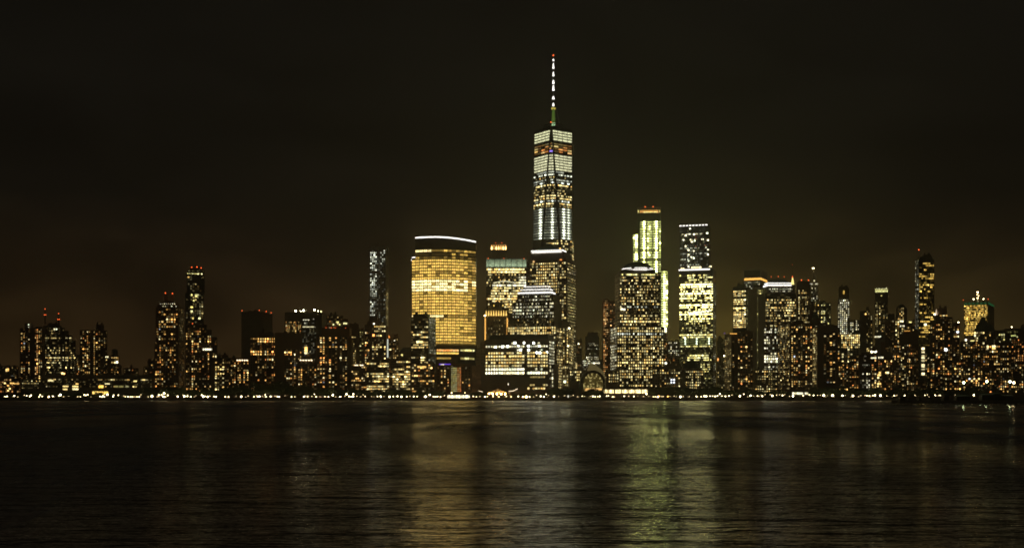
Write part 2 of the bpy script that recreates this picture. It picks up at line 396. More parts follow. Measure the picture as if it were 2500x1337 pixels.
        for nm, LL, mat in (('window_rows', rest, 'room_light_rows'), ('unlit_windows', s.dark, 'unlit_glass')):
            if not LL: continue
            v = []; f = []; cols = []
            for q in LL:
                b_ = len(v); z0, z1 = min(q[4], q[5]), max(q[4], q[5])
                v += [(q[0] - s.o[0], q[1] - s.o[1], z0 - s.o[2]), (q[2] - s.o[0], q[3] - s.o[1], z0 - s.o[2]), (q[2] - s.o[0], q[3] - s.o[1], z1 - s.o[2]), (q[0] - s.o[0], q[1] - s.o[1], z1 - s.o[2])]
                f.append((b_, b_ + 1, b_ + 2, b_ + 3)); cols += [*(q[6] or (0, 0, 0)), 1]
            o = mesh_obj(nm, v, f, mat, s.root); o['kind'] = 'stuff'
            if nm == 'window_rows':
                at = o.data.attributes.new('glow', 'FLOAT_COLOR', 'FACE'); at.data.foreach_set('color', cols)
        return s
BEACON_M = {}
NWIN = 100
# ------------------------------------------------------------------ the setting: river, land, promenade
def plain(name, verts, faces, mat, kind='structure'):
    o = mesh_obj(name, verts, faces, mat); o['kind'] = kind; return o
m = bpy.data.materials.new('river_water'); m.use_nodes = True; t = m.node_tree; t.nodes.clear()
tcw = t.nodes.new('ShaderNodeTexCoord')
def wnoise(scale, sx, sy, detail, rot=0.0, dist=0.0):
    mp = t.nodes.new('ShaderNodeMapping'); mp.inputs['Scale'].default_value = (sx, sy, 1); mp.inputs['Rotation'].default_value = (0, 0, rot)
    t.links.new(tcw.outputs['Object'], mp.inputs[0])
    n = t.nodes.new('ShaderNodeTexNoise'); n.inputs['Scale'].default_value = scale; n.inputs['Detail'].default_value = detail; n.inputs['Roughness'].default_value = 0.55
    n.inputs['Distortion'].default_value = dist
    t.links.new(mp.outputs[0], n.inputs['Vector']); return n
def bump(n, dist, prev=None):
    q = t.nodes.new('ShaderNodeBump'); q.inputs['Strength'].default_value = 1.0; q.inputs['Distance'].default_value = dist
    t.links.new(n.outputs['Fac'], q.inputs['Height'])
    if prev: t.links.new(prev.outputs[0], q.inputs['Normal'])
    return q
b1 = bump(wnoise(0.06, 0.4, 1.2, 3), 1.5)          # long swell
b2 = bump(wnoise(0.46, 0.42, 1.3, 3, 0.04, .3), 0.54, b1)
b3 = bump(wnoise(2.1, 0.42, 1.3, 3, -0.04, .3), 0.16, b2)
gust = wnoise(0.014, 3.2, 0.9, 9, 0.04, .5)       # gusts roughen some stretches more than others
gr = t.nodes.new('ShaderNodeMapRange'); gr.inputs[1].default_value = .41; gr.inputs[2].default_value = .59; gr.inputs[3].default_value = WROUGH - .06; gr.inputs[4].default_value = WROUGH + .07
t.links.new(gust.outputs['Fac'], gr.inputs[0])
gb = t.nodes.new('ShaderNodeBsdfGlossy'); gb.distribution = 'BECKMANN'; gb.inputs['Anisotropy'].default_value = 0.7; tg_ = t.nodes.new('ShaderNodeCombineXYZ'); tg_.inputs[0].default_value = 1.0; t.links.new(tg_.outputs[0], gb.inputs['Tangent']); t.links.new(gr.outputs[0], gb.inputs['Roughness']); t.links.new(b3.outputs[0], gb.inputs['Normal'])
fr = t.nodes.new('ShaderNodeFresnel'); fr.inputs['IOR'].default_value = 1.33; t.links.new(b3.outputs[0], fr.inputs['Normal'])
fs = t.nodes.new('ShaderNodeMath'); fs.operation = 'MULTIPLY'; fs.inputs[1].default_value = WREFL; t.links.new(fr.outputs[0], fs.inputs[0])
t.links.new(fs.outputs[0], gb.inputs['Color'])
db = t.nodes.new('ShaderNodeBsdfDiffuse'); db.inputs['Color'].default_value = (.006, .007, .004, 1)
ad = t.nodes.new('ShaderNodeAddShader'); t.links.new(gb.outputs[0], ad.inputs[0]); t.links.new(db.outputs[0], ad.inputs[1])
ou = t.nodes.new('ShaderNodeOutputMaterial'); t.links.new(ad.outputs[0], ou.inputs['Surface'])
MATS['river_water'] = m
plain('water', [(-9000, -400, 0), (9000, -400, 0), (9000, 1352, 0), (-9000, 1352, 0)], [(0, 1, 2, 3)], 'river_water')
SW = 1350.0
plain('ground', [(-9000, SW + 14, GZ), (9000, SW + 14, GZ), (9000, 9000, GZ), (-9000, 9000, GZ)], [(0, 1, 2, 3)], 'asphalt')
plain('promenade', [(-1400, SW + 1.2, GZ + .01), (1400, SW + 1.2, GZ + .01), (1400, SW + 14, GZ + .01), (-1400, SW + 14, GZ + .01)], [(0, 1, 2, 3)], 'paving')
mb = MB(); mb.box(-1400, 1400, SW, SW + 1.2, -2, GZ + 0.35)
sw = mb.build('seawall', 'stone_wall'); sw['label'] = 'long stone seawall holding the promenade above the river'; sw['category'] = 'wall'
# railing on the wall: posts and rails
mb = MB()
for i in range(240):
    x = -560 + i * 5.0; mb.box(x - .05, x + .05, SW + .55, SW + .65, GZ + .35, GZ + 1.45)
for zz in (0.75, 1.1, 1.42): mb.box(-560, 640, SW + .57, SW + .63, GZ + zz - .03, GZ + zz + .03)
rl = mb.build('railing', 'lamp_metal'); rl['label'] = 'low metal railing running along the top of the seawall'; rl['category'] = 'railing'
# ------------------------------------------------------------------ buildings, left part of the skyline
GRP = 'residential towers along the waterfront'
b = Bld('office_building', 'dim low block at the far left edge with a lit window pair near its roof', 'building', 1900, -12, 46, 893, mat='concrete')
b.tier(-12, 46, 893); b.win(0, px=5, py=5, p=.12, br=.5); b.spot(16, 903, 4, 6, 'res', 1.5).spot(20, 902, 3, 7, 'res', 1.2); b.done()
b = Bld('apartment_block', 'low wide block in the left corner with orange lit strips above the shore lamps', 'building', 1520, -20, 52, 922, mat='brick')
b.tier(-20, 52, 922); b.win(0, px=4.5, py=5.5, p=.2, br=.7, pal='ora'); 
for x, y in ((12, 935), (27, 935), (32, 935), (20, 941), (24, 948), (20, 953)): b.spot(x, y, 4, 3, 'res', 2.2)
b.spot(40, 936, 14, 2, 'res', 1.1); b.done()

b = Bld('apartment_tower', 'twin slab tower left of the two antenna masts with a bright lit column of windows', 'building', 1750, 48, 105, 800, xs=108, mat='dark_brick')
b.tier(48, 105, 800); b.tier(60, 80, 788, 800, ins=3); b.tier(86, 104, 797, 800, ins=1)
b.win(0, x=(50, 74), px=6, py=4.8, p=.36, rowv=.8, br=1.0, fn=lambda u, y, j, i: (0.05, .6) if 862 < y < 882 or y > 915 else None)
b.win(0, x=(85, 93), px=4.2, py=4.8, p=.85, br=1.3, pal='ora', fn=lambda u, y, j, i: (0.06, .5) if y > 915 else None)
b.win(0, x=(94, 103), px=5, py=4.8, p=.45, br=1.1); b.spot(70, 792, 2, 3, 'wht', 1.5).spot(70, 798, 2, 2, 'wht', 1); b.done()

b = Bld('office_tower', 'dark stepped tower carrying two red lit antenna masts', 'building', 1800, 106, 186, 796, mat='curtain_wall')
b.tier(106, 151, 796); b.tier(151, 158, 800); b.tier(158, 168, 807); b.tier(168, 177, 819); b.tier(177, 185, 831)
b.tier(116, 146, 790, 796, ins=4)
b.tier(186, 195, 865, dep=20)
for i_, (xa, xb, ya) in enumerate(((106, 151, 796), (151, 158, 800), (158, 168, 807), (168, 177, 819), (177, 185, 831))):
    b.win(i_, y=(ya + 3, 912), px=3.1, py=6, p=.3, br=.8, pal='off', rowv=.95, fh=.45, fw=.7,
          fn=lambda u, y, j, i: ((.85, 1.1) if 868 < y < 874 else (.45, .8) if 846 < y < 886 else (.5, .9) if 822 < y < 830 else (.5, 1.3) if 896 < y < 902 else (.08, .6)))
b.win(6, px=4, py=6, p=.45, br=1.2)
for x, yt in ((110, 754), (143, 765)):
    p = b.front(x, 8); m = MB(); m.cone(p[0], p[1], b.z(792), b.z(yt), 1.5, .25, 6); m.box(p[0] - 2.2, p[0] + 2.2, p[1] - .3, p[1] + .3, b.z(yt + 14.5), b.z(yt + 14)); m.build('antenna_mast', 'dark_metal', b.root, off=b.o)
    b.beacons([(x, yt)], r=.9, roof=yt + 1); b.beacons([(x - 1.8, yt + 14), (x + 1.8, yt + 14)], r=1.0, roof=yt + 14.2)
b.spot(152, 911, 4, 4, 'ora', 4).spot(156, 912, 4, 4, 'ora', 5).spot(133, 804, 3, 3, 'wht', 2).spot(138, 804, 3, 3, 'wht', 2); b.done()

b = Bld('apartment_tower', 'dark twin bay tower right of the antenna masts with a square block on its roof', 'building', 1750, 195, 262, 806, mat='dark_brick')
b.tier(195, 262, 806); b.tier(234, 254, 792, 806, ins=3)
b.win(0, x=(196, 216), px=5, py=4.6, p=.34, br=1.1); b.win(0, x=(216, 220), px=4, py=4.6, p=.5, br=.8); b.win(0, x=(228, 232), px=4, py=4.6, p=.75, br=.8); b.win(0, x=(233, 252), px=5.5, py=4.6, p=.27, br=1.2); b.win(0, x=(253, 262), px=4, py=4.6, p=.12, br=.6); b.done()

b = Bld('office_tower', 'narrow tower with a round topped water tank and sloped shoulders', 'building', 1700, 266, 300, 868, mat='dark_brick')
b.tier(270, 291, 868); b.tier(291, 297, 890); b.tier(262, 270, 872); p = b.front(280, 8)
m = MB(); m.cone(p[0], p[1], b.z(868), b.z(856), 4.2, 4.2, 16); m.dome(p[0], p[1], b.z(856), 4.2, 3.2, 16, 5); m.build('water_tank', 'dark_metal', b.root, off=b.o)
b.win(0, px=3.3, py=5.7, p=.14, br=.8, fn=lambda u, y, j, i: (.95, 1.3) if 870 < y < 875 else (.9, 1.4) if 881 < y < 886 else None)
b.spot(285.5, 883.5, 4.5, 4, 'wht', 4).spot(259, 871, 2, 3, 'wht', 2).spot(263, 871, 2, 3, 'wht', 2); b.done()
b = Bld('office_building', 'small flat block with a roof tank standing alone in the sky gap', 'building', 1700, 301, 338, 898, mat='brick')
b.tier(301, 338, 898); b.tier(318, 323, 890, 898, ins=5); b.win(0, px=4.5, py=6, p=.3, br=.8); b.done()
b = Bld('apartment_block', 'dark two step block half hidden behind the round topped apartment tower', 'building', 1800, 350, 384, 880, mat='dark_brick')
b.tier(350, 360, 894); b.tier(360, 384, 880); b.win(0, px=4.5, py=6, p=.15, br=.6); b.win(1, px=4.5, py=6, p=.06, br=.6); b.done()

# long low school building
b = Bld('school_building', 'long low pale school building with yellow lit entrance bays behind the park lamps', 'building', 1480, 52, 372, 916, mat='concrete')
b.tier(52, 100, 925); b.tier(100, 372, 916); 
b.win(1, y=(924, 946), px=3.4, py=5.6, p=.09, br=.7, pal='off', clump=.6, rowv=.9, fw=.8, fh=.42, sg=.6)
b.win(0, y=(928, 950), px=3.6, py=5.6, p=.16, br=.7, pal='off', clump=.6, fh=.4)
for x, y, ww, hh, g in ((124, 929.5, 13, 3, 1.4), (160, 943, 14, 2.5, 1.6), (184, 943, 14, 3, 1.8), (184, 949.5, 14, 4, 1.9), (159, 950, 11, 3, 1.2), (330, 930, 8, 3, 1.8), (262, 936.5, 12, 2.4, 1.3), (188, 937, 7, 2.6, 1.7)): b.spot(x, y, ww, hh, 'off', g * .8, ti=1)
for k in range(2): b.spot(243.5 + 6.4 * k, 943.5, 5.6, 6, 'gold', 1.7, ti=1)
for k in range(7): b.spot(228 + 5.6 * k, 958, 4.6, 6, 'gold', 1.5, ti=1)
for x, ww in ((284, 9), (296, 11), (310, 8)): b.spot(x, 943, ww, 4, 'yel', .22, ti=1)
m = MB()
for k in range(8):          # lit lattice in front of the entrance bays
    a = b.front(225 + 5.6 * k, 0); c = b.front(225 + 5.6 * (k + 1), 0)
    m.bar((a[0], a[1] - .8, b.z(961)), (c[0], c[1] - .8, b.z(955)), .18, 5)
m.build('lattice_truss', 'steel', b.root, off=b.o)
m = MB(); p = b.front(358, 3); m.cone(p[0], p[1] - 3, GZ, b.z(938), 4.5, 4.5, 16); m.dome(p[0], p[1] - 3, b.z(938), 4.5, 2.5, 16, 4); m.build('rotunda', 'limestone', b.root, off=b.o)
m = MB(); q = b.quad(102, 370, 2.5); m.quadprism(q, b.z(916) + .0, b.z(914.3)); m.build('roof_coping', 'limestone', b.root, off=b.o)
b.done()

# round shouldered apartment tower
b = Bld('apartment_tower', 'tall apartment tower with rounded shoulders and two red lights on its roof pillars', 'building', 1500, 380, 436, 750, xs=446, mat='brick', group=GRP)
b.tier(377, 436, 832, dep=26); b.tier(380, 436, 750, 832, ins=.8, dep=25); b.tier(384, 434, 744, 750, ins=1.6); b.tier(388, 430, 738, 744, ins=2.4)
b.tier(401, 407, 718, 738, ins=8, dep=6, part='roof_pillar', mat='limestone'); b.tier(418, 424, 718, 738, ins=8, dep=6, part='roof_pillar', mat='limestone'); b.tier(403, 422, 731, 738, ins=5, dep=14, part='machinery_room', mat='limestone')
b.beacons([(404, 715), (421, 716)], r=1.1, roof=719)
b.win(1, px=5.7, py=5.45, p=.45, br=1.15, fw=.66, fh=.6, rowv=.75, colv=.6, fn=lambda u, y, j, i: (.8, 1.8) if 774 < y < 782 and .3 < u < .85 else (.1, .8) if 806 < y < 817 or (755 < y < 764) else None)
b.win(0, y=(834, 945), px=5.7, py=5.45, p=.30, br=1.2, rowv=.8, fn=lambda u, y, j, i: (.08, .6) if y > 905 and u > .45 else None)
b.win(2, px=5, py=5, p=.5, br=1.2, pal='wht'); b.win(3, px=5, py=5, p=.5, br=1.4, pal='wht')
b.win(1, 'r', py=5.45, px=2.5, p=.12, br=.3, pal='off'); b.win(0, 'r', py=5.45, px=2.5, p=.08, br=.4)
b.ribs(1, 'f', 11); b.done()

b = Bld('apartment_tower', 'very tall slender shifting glass tower with red lights above a bright top floor', 'building', 2150, 455, 499, 655, mat='curtain_wall')
b.tier(452, 498, 715); b.tier(456, 500, 672, 715, ins=1.5); b.tier(454, 496, 665, 672, ins=.5); b.tier(458, 500, 659, 665, ins=2); b.tier(463, 494, 653, 659, ins=4)
b.beacons([(468, 652), (481, 651.5), (491, 654)], r=1.5, roof=657)
b.win(0, y=(718, 800), px=5.5, py=5.6, p=.07, br=.45, pal='off', clump=.5, rowv=.9); b.win(1, px=5.5, py=5.6, p=.08, br=.5, pal='off'); b.win(2, px=4.5, py=5, p=.8, br=1.4, pal='yel'); b.win(3, px=4.5, py=5, p=.1, br=.8, pal='yel')
for x, y, ww, g in ((468, 720.5, 3, 2.2), (481, 720, 9, .6), (479, 723, 5, 1.4), (473, 734, 3, 1.6), (468, 750, 6, 1.6), (468, 760, 5, 1.7), (487, 777, 5, 1.5), (471, 777, 3, 1.2)): b.spot(x, y, ww, 4, 'yel', g)
b.done()

b = Bld('apartment_block', 'stepped dark apartment block below the slender shifting glass tower', 'building', 1480, 452, 531, 790, mat='dark_brick', group=GRP)
b.tier(452, 492, 792); b.tier(492, 505, 792, ins=1.2); b.tier(505, 517, 804, ins=.6); b.tier(517, 531, 822)
b.win(0, px=5, py=5.2, p=.36, br=1.2, rowv=.8, fn=lambda u, y, j, i: (.5, 1.0) if y > 945 else None)
b.win(1, px=4.5, py=5.2, p=.34, br=1.2, rowv=.8); b.win(2, px=5, py=5.2, p=.3, br=1.3, rowv=.95); b.win(3, px=5, py=5.2, p=.3, br=1.2, rowv=.95)
for k in range(5): b.spot(497 + 5.2 * k, 852.5, 3.6, 4, 'wht', 2.0, ti=0 if 497 + 5.2 * k < 492 else 2)
b.beacons([(470, 789)], r=.8, roof=790); b.done()
b = Bld('apartment_block', 'low flat dark block in the gap right of the stepped apartment block', 'building', 1620, 528, 558, 866, mat='brick')
b.tier(528, 558, 866); b.win(0, px=5, py=6, p=.06, br=.7); b.done()
b = Bld('apartment_block', 'low block with a small pointed roof tank in the gap before the windowless tower', 'building', 1640, 557, 596, 873, mat='brick')
b.tier(557, 596, 873); p = b.front(571, 6); m = MB(); m.cone(p[0], p[1], b.z(873), b.z(869), 1.8, 1.8, 10); m.cone(p[0], p[1], b.z(869), b.z(866), 2, .1, 10); m.build('water_tank', 'bark', b.root, off=b.o)
b.win(0, px=5, py=6, p=.12, br=.8); b.done()
b = Bld('apartment_block', 'midrise block with tight stacks of warm windows under a row of white roof spots', 'building', 1440, 518, 560, 880, mat='dark_brick', group=GRP)
b.tier(518, 560, 880); b.win(0, x=(524, 548), px=6, py=5.4, p=.72, br=1.5, pal='off', rowv=.9, colv=.5); b.win(0, x=(549, 559), px=5, py=5.4, p=.25, br=1.0); b.done()
b = Bld('apartment_block', 'midrise block lined with small bright roof lamps beside the windowless tower', 'building', 1450, 561, 609, 876, mat='dark_brick', group=GRP)
b.tier(561, 609, 876); b.win(0, x=(563, 592), px=5.5, py=5.4, p=.3, br=1.3, rowv=.7); b.win(0, x=(594, 607), px=5.8, py=5.4, p=.8, br=1.4, rowv=.9)
b.strip('roof_lamps', 'string_bulbs', 578, 607, 879, h=1.6, dots=5, thick=.4); b.done()

b = Bld('telephone_tower', 'huge windowless dark slab tower with four red corner lights', 'building', 1950, 590, 641, 761, xs=664, th=4, mat='granite')
b.tier(590, 641, 761); b.tier(603, 633, 757.5, 761, ins=10, dep=20)
b.ribs(0, 'f', 17, 5.0, 1.6); b.ribs(0, 'r', 12, 4.0, 1.2)
b.beacons([(591, 758), (633, 757), (650, 760), (662, 763)], r=1.1, roof=761.5); b.done()

b = Bld('apartment_block', 'broad block with wide rows of warm windows standing before the windowless tower', 'building', 1465, 610, 691, 820, mat='dark_brick', group=GRP)
b.tier(610, 686, 822); b.tier(632, 668, 811, 822, ins=6, dep=14, part='machinery_room'); b.tier(686, 692, 826)
b.win(0, x=(611, 685), y=(824, 962), px=6.9, py=5.5, p=.45, br=1.3, fw=.74, fh=.66, rowv=.9, colv=.35, fn=lambda u, y, j, i: (.9, 1.5) if (826 < y < 837 and u > .25) or (854 < y < 868) else (.04, .5) if 884 < y < 893 and u > .4 else None)
b.ribs(0, 'f', 14); b.done()

b = Bld('office_tower', 'broad dark block with white floodlights glaring on its flat roof', 'building', 1700, 695, 786, 762, mat='granite', xs=797)
b.tier(695, 786, 762); b.win(0, x=(697, 735), y=(784, 818), px=4.4, py=3.9, p=.5, br=1.1, rowv=.6); b.win(0, x=(738, 772), y=(776, 870), px=4, py=5, p=.05, br=.6, pal='wht')
b.win(0, x=(697, 735), y=(820, 860), px=4.4, py=5, p=.12, br=.7); b.spot(753, 797.5, 28, 1.8, 'wht', .9)
for k in range(4): b.spot(741 + 4.3 * k, 780.5, 2, 2, 'wht', 1.1)
b.beacons([(722, 758.5), (741.5, 757.5), (767.5, 756)], r=1.25, roof=762, mat='white_flood', name='floodlight'); b.spot(784, 760, 3, 3, 'yel', 3); b.beacons([(734, 759), (777, 759), (784, 759.5)], r=.55, roof=762, mat='white_flood', name='floodlight')
b.beacons([(735.5, 822)], r=.9, roof=823); b.done()
b = Bld('apartment_block', 'dark stepped block in front of the floodlit flat roof', 'building', 1460, 671, 737, 812, mat='dark_brick', group=GRP)
b.tier(688, 737, 812); b.tier(671, 688, 812, ins=2); b.tier(737, 771, 862, ins=1)
b.win(0, x=(694, 736), y=(852, 962), px=6, py=5.6, p=.28, br=1.3, rowv=.9, colv=.7, fn=lambda u, y, j, i: (.75, 1.6) if 856 < y < 868 and u < .75 else None); b.win(2, x=(744, 752), y=(843, 864), px=8, py=7, p=.9, br=1.7)
b.spot(747, 849, 7, 5, 'res', 1.7, ti=2).spot(747, 855, 7, 5, 'res', 1.9, ti=2).spot(747, 861, 7, 4.6, 'res', 1.4, ti=2); b.win(2, px=5.5, py=5.6, p=.12, br=1); b.done()
b = Bld('apartment_tower', 'dark rounded tower mass behind the row of red parapet lights', 'building', 1600, 797, 850, 768, mat='dark_brick')
b.tier(797, 838, 770); b.tier(800, 826, 766.5, 770, ins=5); b.tier(838, 850, 778); b.win(0, px=5, py=5, p=.1, br=.5)
for x, y, ww in ((824, 786, 6), (814, 792, 3), (829, 792, 3), (843, 789, 9)): b.spot(x, y, ww, 3.4, 'yel', 1.3)
b.done()
b = Bld('apartment_tower', 'dim rounded tower with dotted white windows right of the red parapet lights', 'building', 1660, 852, 889, 790, mat='brick')
b.tier(852, 876, 790); b.tier(876, 889, 800, ins=3); b.win(0, x=(858, 870), y=(820, 960), px=4.3, py=5.5, p=.65, br=.8, pal='off', fw=.4, fh=.4); b.win(1, px=4.6, py=5.5, p=.3, br=.5, pal='yel', fh=.35); b.done()
b = Bld('apartment_tower', 'apartment tower crowned by a row of five glowing red parapet lights', 'building', 1475, 773, 852, 800, xs=858, mat='dark_brick', group=GRP)
b.tier(773, 849, 820); b.tier(786, 853, 800, 820, ins=1.5, part='parapet_screen', mat='brick'); b.tier(849, 858, 824, ins=2)
b.tiers.append(b.tiers[0]); 
b.beacons([(796, 801), (809, 800.5), (819, 801), (844, 801), (850, 802)], r=1.25, roof=803)
b.win(0, x=(774, 800), y=(822, 962), px=6.2, py=5.6, p=.46, br=1.5, fw=.7, rowv=.8); b.win(0, x=(802, 824), y=(822, 962), px=7, py=5.6, p=.42, br=1.5, rowv=.8); b.win(0, x=(829, 848), y=(822, 962), px=6.5, py=5.6, p=.4, br=1.4, rowv=.8)
b.ribs(0, 'f', 12.5); b.done()
b = Bld('apartment_block', 'low block with a string of small roof lights between two taller apartment towers', 'building', 1435, 726, 774, 880, mat='dark_brick', group=GRP)
b.tier(726, 774, 880); b.win(0, px=6, py=5.5, p=.2, br=1.3, rowv=.8); b.strip('roof_lamps', 'string_bulbs', 732, 765, 879, h=1.4, dots=6, thick=.4); b.done()

b = Bld('apartment_tower', 'tall slender dark tower with a bright column of white windows on its left edge', 'building', 2250, 902, 942, 600, xs=948, mat='steel')
b.tier(902, 942, 606); b.tier(905, 944, 600, 606, ins=4)
def f30(u, y, j, i):
    if u < .5: return (.66, 1.3 if y < 700 else .8, 'cool') if (612 < y < 663 or 668 < y < 722) else (.7, 1.2, 'cool') if 733 < y < 773 and u < .3 else (.05, .4, 'cool')
    return (.3, .9, 'cool') if 610 < y < 645 and u > .72 else (.05, .3, 'cool')
b.win(0, y=(609, 860), px=4.2, py=5.2, p=.3, fn=f30, pal='cool', sg=.5, fh=.55); b.win(0, 'r', y=(700, 860), px=3, py=5.2, p=.4, br=.45, pal='off'); b.done()
b = Bld('apartment_block', 'peaked dark apartment block at the foot of the slender white lit tower', 'building', 1485, 890, 943, 785, xs=949, mat='dark_brick', group=GRP)
b.tier(890, 943, 792); b.tier(896, 930, 783, 792, ins=2); b.tier(901, 922, 775, 783, ins=4)
b.win(0, x=(891, 902), y=(803, 960), px=5.4, py=5.6, p=.62, br=1.5, rowv=.9); b.win(0, x=(908, 942), y=(794, 960), px=4.6, py=5.6, p=.33, br=1.2, rowv=.9, pal='off')
b.spot(913, 790, 3, 3, 'wht', 2.5).spot(912, 818, 5, 5, 'res', 2.6)
m = MB(); p = b.front(946, 0); m.box(p[0] - .7, p[0] + .7, p[1] + 2, p[1] + 3, b.z(872), b.z(827)); m.build('lit_fin', emit('fin_light', (.8, .85, .7), .9), b.root, off=b.o); b.done()
b = Bld('apartment_tower', 'dim slim tower with a small roof box right of the orange pennant light', 'building', 1900, 948, 974, 822, mat='brick')
b.tier(948, 974, 824); b.tier(960, 972, 816, 824, ins=3); b.win(0, px=4.6, py=5, p=.28, br=.6, rowv=.9); b.spot(951, 853, 8, 2.6, 'off', 1.3); b.spot(963, 831, 2.4, 2.4, 'wht', 1.8)
m = MB(); p = b.front(949, 0); m.cone(p[0], p[1], b.z(824), b.z(818), 1.9, .2, 8); m.build('orange_pennant_light', emit('pennant', (1, .32, .06), 2.4), b.root, off=b.o); b.done()
b = Bld('office_building', 'dark block with a low pyramid roof left of the curved golden tower', 'building', 1750, 975, 1003, 852, mat='granite')
b.tier(975, 1003, 858); b.frust(975, 1003, 858, 984, 1003, 846, 0, 10); b.win(0, px=5, py=6, p=.05, br=.6); b.spot(981, 866.5, 4, 4, 'yel', 2.2); b.done()

b = Bld('apartment_block', 'low block of square warm windows left of the long banded midrise', 'building', 1440, 856, 893, 886, mat='dark_brick', group=GRP)
b.tier(856, 893, 886); b.win(0, px=6, py=6, p=.4, br=1.2, fw=.7, rowv=.8); b.strip('roof_lamps', 'string_bulbs', 866, 892, 891, h=1.2, dots=11, thick=.4); b.done()
b = Bld('apartment_block', 'midrise with long horizontal bands of yellow windows at the foot of the peaked block', 'building', 1430, 894, 951, 872, mat='dark_brick', group=GRP)
b.tier(894, 951, 876); b.tier(912, 938, 868, 876, ins=4); b.win(0, px=4.6, py=6, p=.34, br=1.2, pal='off', clump=.78, rowv=.95, fw=.82, fh=.5); b.done()
b = Bld('apartment_block', 'midrise with banded yellow windows directly left of the dark glass corner tower', 'building', 1430, 952, 1003, 876, mat='dark_brick', group=GRP)
b.tier(952, 1003, 878); b.tier(975, 996, 872, 878, ins=4); b.win(0, px=4.6, py=6, p=.3, br=1.25, pal='off', clump=.75, rowv=.95, fw=.82, fh=.5); b.done()
# ------------------------------------------------------------------ buildings, centre of the skyline
# golden tower with a curved front: a segmental plan
b = Bld('curved_office_tower', 'broad golden tower with a curved glass front and a white light line on its roof', 'building', 1690, 1005, 1162, 578, mat='curtain_wall', dep=38)
NS = 15
def gold_pt(t_, px0=1005, px1=1162, bow=15.0):
    px_ = px0 + (px1 - px0) * t_; D_ = 1690 + bow * (2 * (t_ - .42)) ** 2 * 1.15
    return (WX(px_, D_), D_)
def gold_top(px_): return 578 + max(0, (px_ - 1060) / 102.0) ** 1.6 * 7.0
main = [gold_pt((1014 - 1005) / 157 + (1 - 9 / 157) * i / NS) for i in range(NS + 1)]
xs_ = [1014 + 148 * i / NS for i in range(NS + 1)]
m = MB(); n0 = len(main)
back = [(main[-1][0], main[-1][1] + 26), (main[0][0], main[0][1] + 26)]
ring = main + back
base = len(m.v); m.v += [(p[0], p[1], GZ) for p in ring]
tz = [WZ(gold_top(x), 1690) for x in xs_] + [WZ(586, 1690), WZ(579, 1690)]
m.v += [(p[0], p[1], z_) for p, z_ in zip(ring, tz)]
n_ = len(ring)
for i in range(n_):
    j = (i + 1) % n_; m.f.append((i, j, n_ + j, n_ + i))
m.f.append(tuple(n_ + i for i in range(n_)))
m.build('walls', 'curtain_wall', b.root, off=b.o)
m = MB(); a = gold_pt(0); c = main[0]; m.quadprism([a, (c[0] - .01, c[1]), (c[0] - .01, c[1] + 22), (a[0], a[1] + 22)], GZ, WZ(627, 1690)); m.build('left_wing', 'curtain_wall', b.root, off=b.o)
m = MB()
for i in range(NS):
    p, q = main[i], main[i + 1]; z0, z1 = tz[i], tz[i + 1]; k = len(m.v)
    m.v += [(p[0], p[1] - .7, z0 - 1.0), (q[0], q[1] - .7, z1 - 1.0), (q[0], q[1] - .7, z1 + .6), (p[0], p[1] - .7, z0 + .6), (p[0], p[1] + .3, z0 + .6), (q[0], q[1] + .3, z1 + .6)]
    m.f += [(k, k + 1, k + 2, k + 3), (k + 3, k + 2, k + 5, k + 4)]
m.build('roof_light_line', 'white_strip', b.root, off=b.o)
m = MB(); p, q = gold_pt(-.008), gold_pt(.057); k = 0
m.v += [(p[0], p[1] - .5, WZ(634, 1690)), (p[0] + 1, p[1] - .5, WZ(634, 1690)), (p[0] + 3, p[1] - .5, WZ(627, 1690)), (q[0], q[1] - .5, WZ(627, 1690)), (q[0], q[1] - .5, WZ(625, 1690)), (p[0] + 1.5, p[1] - .5, WZ(625, 1690))]
m.f.append((0, 1, 2, 3, 4, 5)); m.build('wing_light_line', 'white_strip', b.root, off=b.o)
R_ = random.Random(5)
rows_y = [611.5, 620, 628] + [635.5 + 7.15 * i for i in range(33)]
BR = {7: 2.4, 8: 2.2, 9: 2.2, 10: 3.0}
dimrows = {22: .12, 25: .3}
